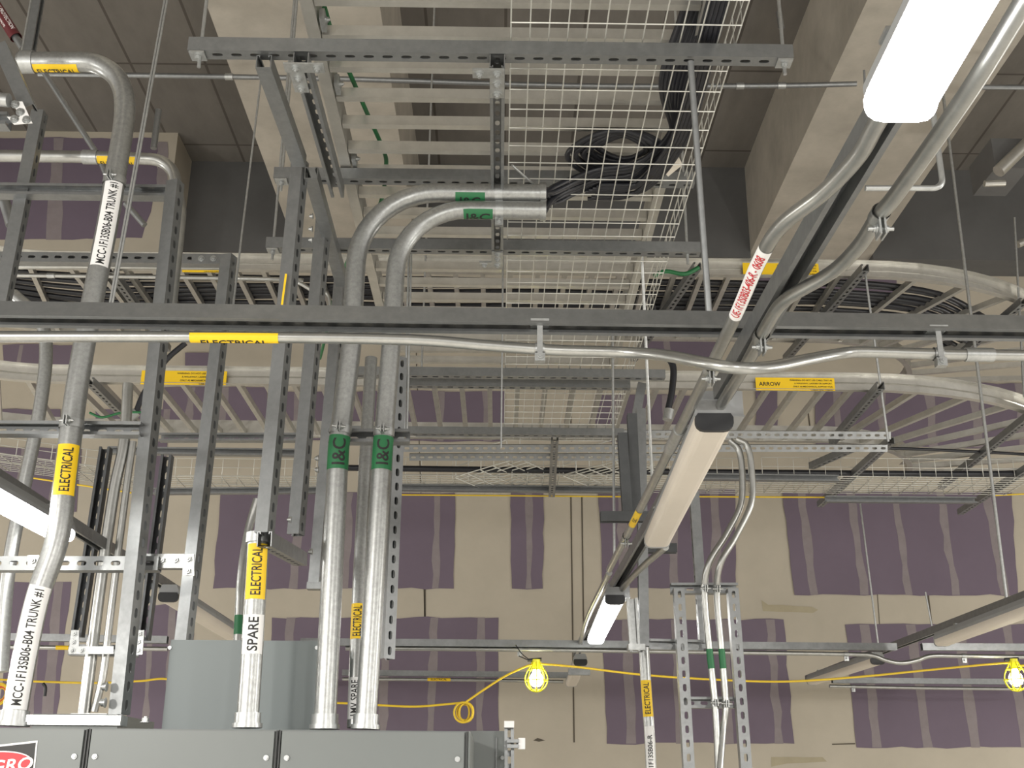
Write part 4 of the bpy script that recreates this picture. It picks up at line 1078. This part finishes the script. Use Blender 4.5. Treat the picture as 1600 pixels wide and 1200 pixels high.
# posts left of the rack
post((987, 648), (994, 800), 4.75, 'dark strut post above the short cross strut, nearer of the doubled pair', -X1, False, m='dgalv')
post((1001, 640), (1006, 1010), 4.85, 'bright strut post carrying the narrow white-edged box', -X1)
post((972, 678), (980, 800), 4.7, 'dark strut post above the short cross strut, left of the doubled pair', -X1, False, m='dgalv')
r_ = thing('narrow_box', 'narrow upright zinc box beside the labelled conduit, below the lamp row', 'box', PY(995, 975, 4.7))
build('frame', MB().channel(PY(987, 935, 4.7), PY(992, 1018, 4.7), -Y1, .042, .03, False), 'galvb', r_)
build('foot', MB().obox(PY(994, 1012, 4.7), X1 * .034, Y1 * .03, Z * .012), 'galvb', r_)
r3, rp3 = tconduit([(1006, 1012, 4.72), (1010, 1080, 4.72), (1015, 1150, 4.72), (1019, 1240, 4.72)], .0215, 'bright conduit with yellow and white labels left of the right rack', rad=0, m='rmc')
wrap_label(r3, rp3, .0215, (1015, 1120), (1011, 1063), 'yel', 'ELECTRICAL', rel=.5, turn=0, lab='yellow label reading ELECTRICAL')
wrap_label(r3, rp3, .0215, (1020, 1230), (1015, 1135), 'wht', 'UL-1F13SB06-R', rel=.42, turn=0, span=1.6)

# ================================================================== YELLOW STRING LIGHTS
YS2 = 6.7
def lamp_bulb(px, py, label, hook=True):
    c = PY(px, py, YS2); R_ = .062
    root = thing('cage_light', label, 'light', c)
    prof = [(0, -.075), (.03, -.066), (.052, -.045), (.064, -.015), (.062, .015), (.048, .045), (.032, .07), (.024, .09)]
    mb = MB()
    for k in range(8):
        a = math.pi * 2 * k / 8; mb.tube(smooth([c + V((r * math.cos(a), r * math.sin(a), z)) for r, z in prof], 3), .0035, 6)
    for r, z in ((.064, -.012), (.046, .048), (.034, -.064)):
        mb.tube([c + V((r * math.cos(t), r * math.sin(t), z)) for t in [2 * math.pi * i / 20 for i in range(21)]], .0035, 6)
    build('cage', mb, 'cage', root)
    build('socket', MB().tube([c + Z * .05, c + Z * .105], [.02, .024], 12), 'cage', root)
    bm_ = MB(); n = 10; P = [c + Z * z for z in (-.048, -.045, -.035, -.018, 0, .015, .03, .045, .052)]; bm_.tube(P, [.006, .018, .03, .038, .038, .033, .024, .018, .014], 16)
    build('bulb', bm_, 'bulb', root)
    if hook: build('cap', MB().tube([c + V((-.05, 0, .10)), c + V((.03, 0, .107))], .009, 8), 'black', root)
    return c
lamp_bulb(838, 1060, 'glowing bulb in a yellow cage hanging near the middle')
lamp_bulb(1587, 1059, 'glowing bulb in a yellow cage at the right edge')
def cord(pts, label, r=.0062, Y=YS2):
    return solo('power_cord', MB().tube(smooth([PY(x, y, Y) for x, y in pts]), r, 8), 'ycord', label, 'cord')
cord([(0, 1062), (60, 1065), (150, 1067), (220, 1064), (262, 1061), (330, 1075), (450, 1095), (545, 1099), (640, 1104), (690, 1101), (722, 1098)], 'yellow cord from the left edge to the coiled loop', Y=YS2 + .02)
cord([(728, 1097), (760, 1075), (790, 1056), (820, 1042), (834, 1038)], 'yellow cord rising from the coiled loop to the middle caged bulb')
cord([(842, 1037), (900, 1042), (1000, 1054), (1100, 1061), (1200, 1065), (1270, 1063), (1360, 1056), (1460, 1046), (1570, 1036), (1584, 1040)], 'yellow cord from the middle caged bulb to the right caged bulb')
cord([(1590, 1040), (1612, 1040), (1640, 1044)], 'yellow cord leaving the right caged bulb at the edge')
for k, (rx, rz, dx) in enumerate(((.052, .055, -.004), (.040, .052, .014), (.028, .050, .002), (.046, .044, .006))):
    c = PY(725 + dx * 250, 1113, YS2 + .01 * (k - 1))
    solo('cord_loop', MB().tube([c + V((rx * math.sin(t), .012 * math.cos(t), rz * math.cos(t))) for t in [2 * math.pi * i / 24 for i in range(25)]], .0062, 8), 'ycord', 'loop of the coiled yellow cord hanging left of the middle bulb', 'cord', 'coiled yellow cord loops')
for k in range(4):
    c = PY(-3 + k, 1085, YS2 + .012 * k)
    solo('cord_loop', MB().tube([c + V(((.055 - .008 * k) * math.sin(t), .01 * math.cos(t), (.06 - .008 * k) * math.cos(t))) for t in [2 * math.pi * i / 24 for i in range(25)]], .0062, 8), 'ycord' if k != 2 else 'red', 'loop of coiled cord at the left edge' if k != 2 else 'red loop inside the coiled yellow cord at the left edge', 'cord', 'coiled cord loops at the left edge' if k != 2 else None)
solo('hanging_wire', MB().tube(smooth([PY(806, 1008, 6.8), PY(816, 1022, 6.75), PY(834, 1036, 6.7)]), .003, 6), 'cable', 'thin wire holding the middle caged bulb, left strand', 'wire')
solo('hanging_wire', MB().tube(smooth([PY(811, 1025, 6.8), PY(822, 1030, 6.75), PY(836, 1037, 6.7)]), .003, 6), 'cable', 'thin wire holding the middle caged bulb, lower strand', 'wire')
solo('cable_tie', MB().tube(smooth([PY(67, 1068, 6.7), PY(71, 1074, 6.7), PY(70, 1088, 6.7)]), .009, 6), 'cable', 'black tie hanging from the yellow cord between the left conduits', 'tie')

# ================================================================== UPPER LEFT ODDS
def tube_thing(name, pts, r, m, label, cat, n=12):
    return solo(name, MB().tube([PY(*q) for q in pts], r, n), m, label, cat)
fp = thing('sprinkler_pipe', 'thin pipe with a dark red sleeve at the top left corner', 'pipe', PY(20, 40, 4.0))
pp = [PY(-20, -12, 4.0), PY(36, 76, 4.0)]; build('pipe', MB().tube(pp, .016, 12), 'galv', fp)
ppp = [pp[0].lerp(pp[1], i / 20) for i in range(21)]
wrap_label(fp, ppp, .024, (-8, 6), (30, 56), 'dred', '', span=6.2, name='sleeve', lab='dark red sleeve with white letters')
wrap_label(fp, ppp, .0245, (-8, 6), (27, 52), 'dred', '', 'wht', span=2.2, lines=[('FIRE PROTECTION', .30, .22), ('SYSTEM VALVE', .18, -.30)])
tube_thing('conduit', [(63, 104, 4.2), (150, 238, 4.2)], .012, 'galv', 'thin diagonal grey conduit between the two horizontal conduits at the upper left', 'conduit')
tube_thing('conduit', [(156, 248, 4.25), (176, 300, 4.25)], .012, 'galv', 'thin grey conduit stub below the upper left horizontal conduit', 'conduit')
tube_thing('conduit', [(196, 318, 4.5), (226, 352, 4.5)], .013, 'galv', 'short dark pipe end with a clamp near the upper left bulkhead', 'conduit')
strut(PY(62, -20, 3.9), PY(44, 84, 3.9), X1, 'grey strut rising out of the top left corner', False)
rod(PY(50, -10, 3.7), PY(34, 80, 3.7), 'thin rod beside the strut in the top left corner', .004)
strut(PY(2, 74, 2.9), PY(46, 172, 2.9), Y1, 'wide grey strut arm at the left edge above the white plate', False)
b = [PY(*q, 2.86) for q in ((20, 160), (36, 160), (51, 193), (22, 195), (12, 184), (32, 184))]
bracket(b, -Y1, 'bright white angle plate with four bolts at the left edge', [PY(*q, 2.86) for q in ((25, 165), (33, 177), (24, 188), (43, 189))], m='wht')
solo('pipe_clamp', MB().tube([PY(-4, 155, 2.84), PY(14, 157, 2.84)], .02, 14), 'galvb', 'bright pipe clamp beside the white angle plate', 'clamp')
hstrut((-30, 190), (14, 190), 2.9, 'short strut end below the white angle plate', -Y1)
tube_thing('conduit', [(-30, 300, 3.9), (8, 318, 3.9), (18, 352, 3.9)], .022, 'galv', 'dark curved conduit at the left edge behind the post', 'conduit')
# ceiling level pipe
cpipe = smooth([PY(60, 116, 6.6), PY(300, 119, 6.6), PY(560, 124, 6.6), PY(900, 134, 6.6), PY(1200, 134, 6.6), PY(1338, 131, 6.6)], 4)
k_ = conduit(cpipe, .018, 'thin pipe across the ceiling just below the first trapeze strut', 'galv')
for x in (352, 1150, 1215): coupling(k_, cpipe, (x, 121 if x < 500 else 134), (x + 12, 121 if x < 500 else 134), .024)
conduit([PY(1520, 136, 6.6), PY(1640, 137, 6.6)], .018, 'thin pipe at ceiling level right of the nearest lamp', 'galv')
# hanging bits on the slab
for (x0, y0, x1, y1, lab) in ((248, 172, 240, 232, 'dark short hanger below the slab left of the pale girder'), (1350, 110, 1354, 180, 'small hook rod left of the nearest lamp')):
    solo('hanger', MB().tube([PY(x0, y0, 6.2 if x0 < 500 else 2.6), PY(x1, y1, 6.2 if x0 < 500 else 2.6)], .02 if x0 < 500 else .003, 10), 'galv', lab, 'hanger')
tk = thing('turnbuckle', 'turnbuckle hanger at the top, left of the nearest lamp', 'hanger', PY(1218, 30, 5.5))
build('body', MB().tube([PY(1217, 19, 5.5), PY(1221, 44, 5.5)], .018, 8), 'galv', tk); build('stem', MB().tube([PY(1214, -20, 5.5), PY(1222, 60, 5.5)], .008, 8), 'galvb', tk)
# dim pipework at the right edge under the slab
tube_thing('pipe', [(1560, 268, 7.0), (1640, 190, 7.0)], .045, 'alu', 'pale pipe rising at the right edge below the ceiling', 'pipe')
tube_thing('pipe', [(1538, 287, 7.0), (1570, 286, 7.0)], .022, 'alu', 'short pale pipe stub at the right below the ceiling', 'pipe')
solo('duct', MB().obox(PY(1560, 262, 7.3), X1 * .12, Y1 * .2, Z * .12), 'spandrel', 'dark box duct under the ceiling at the right edge', 'duct')
tube_thing('pipe', [(1590, 382, 8), (1640, 360, 8)], .03, 'alu', 'small pale pipe end at the right edge above the tray bend', 'pipe')
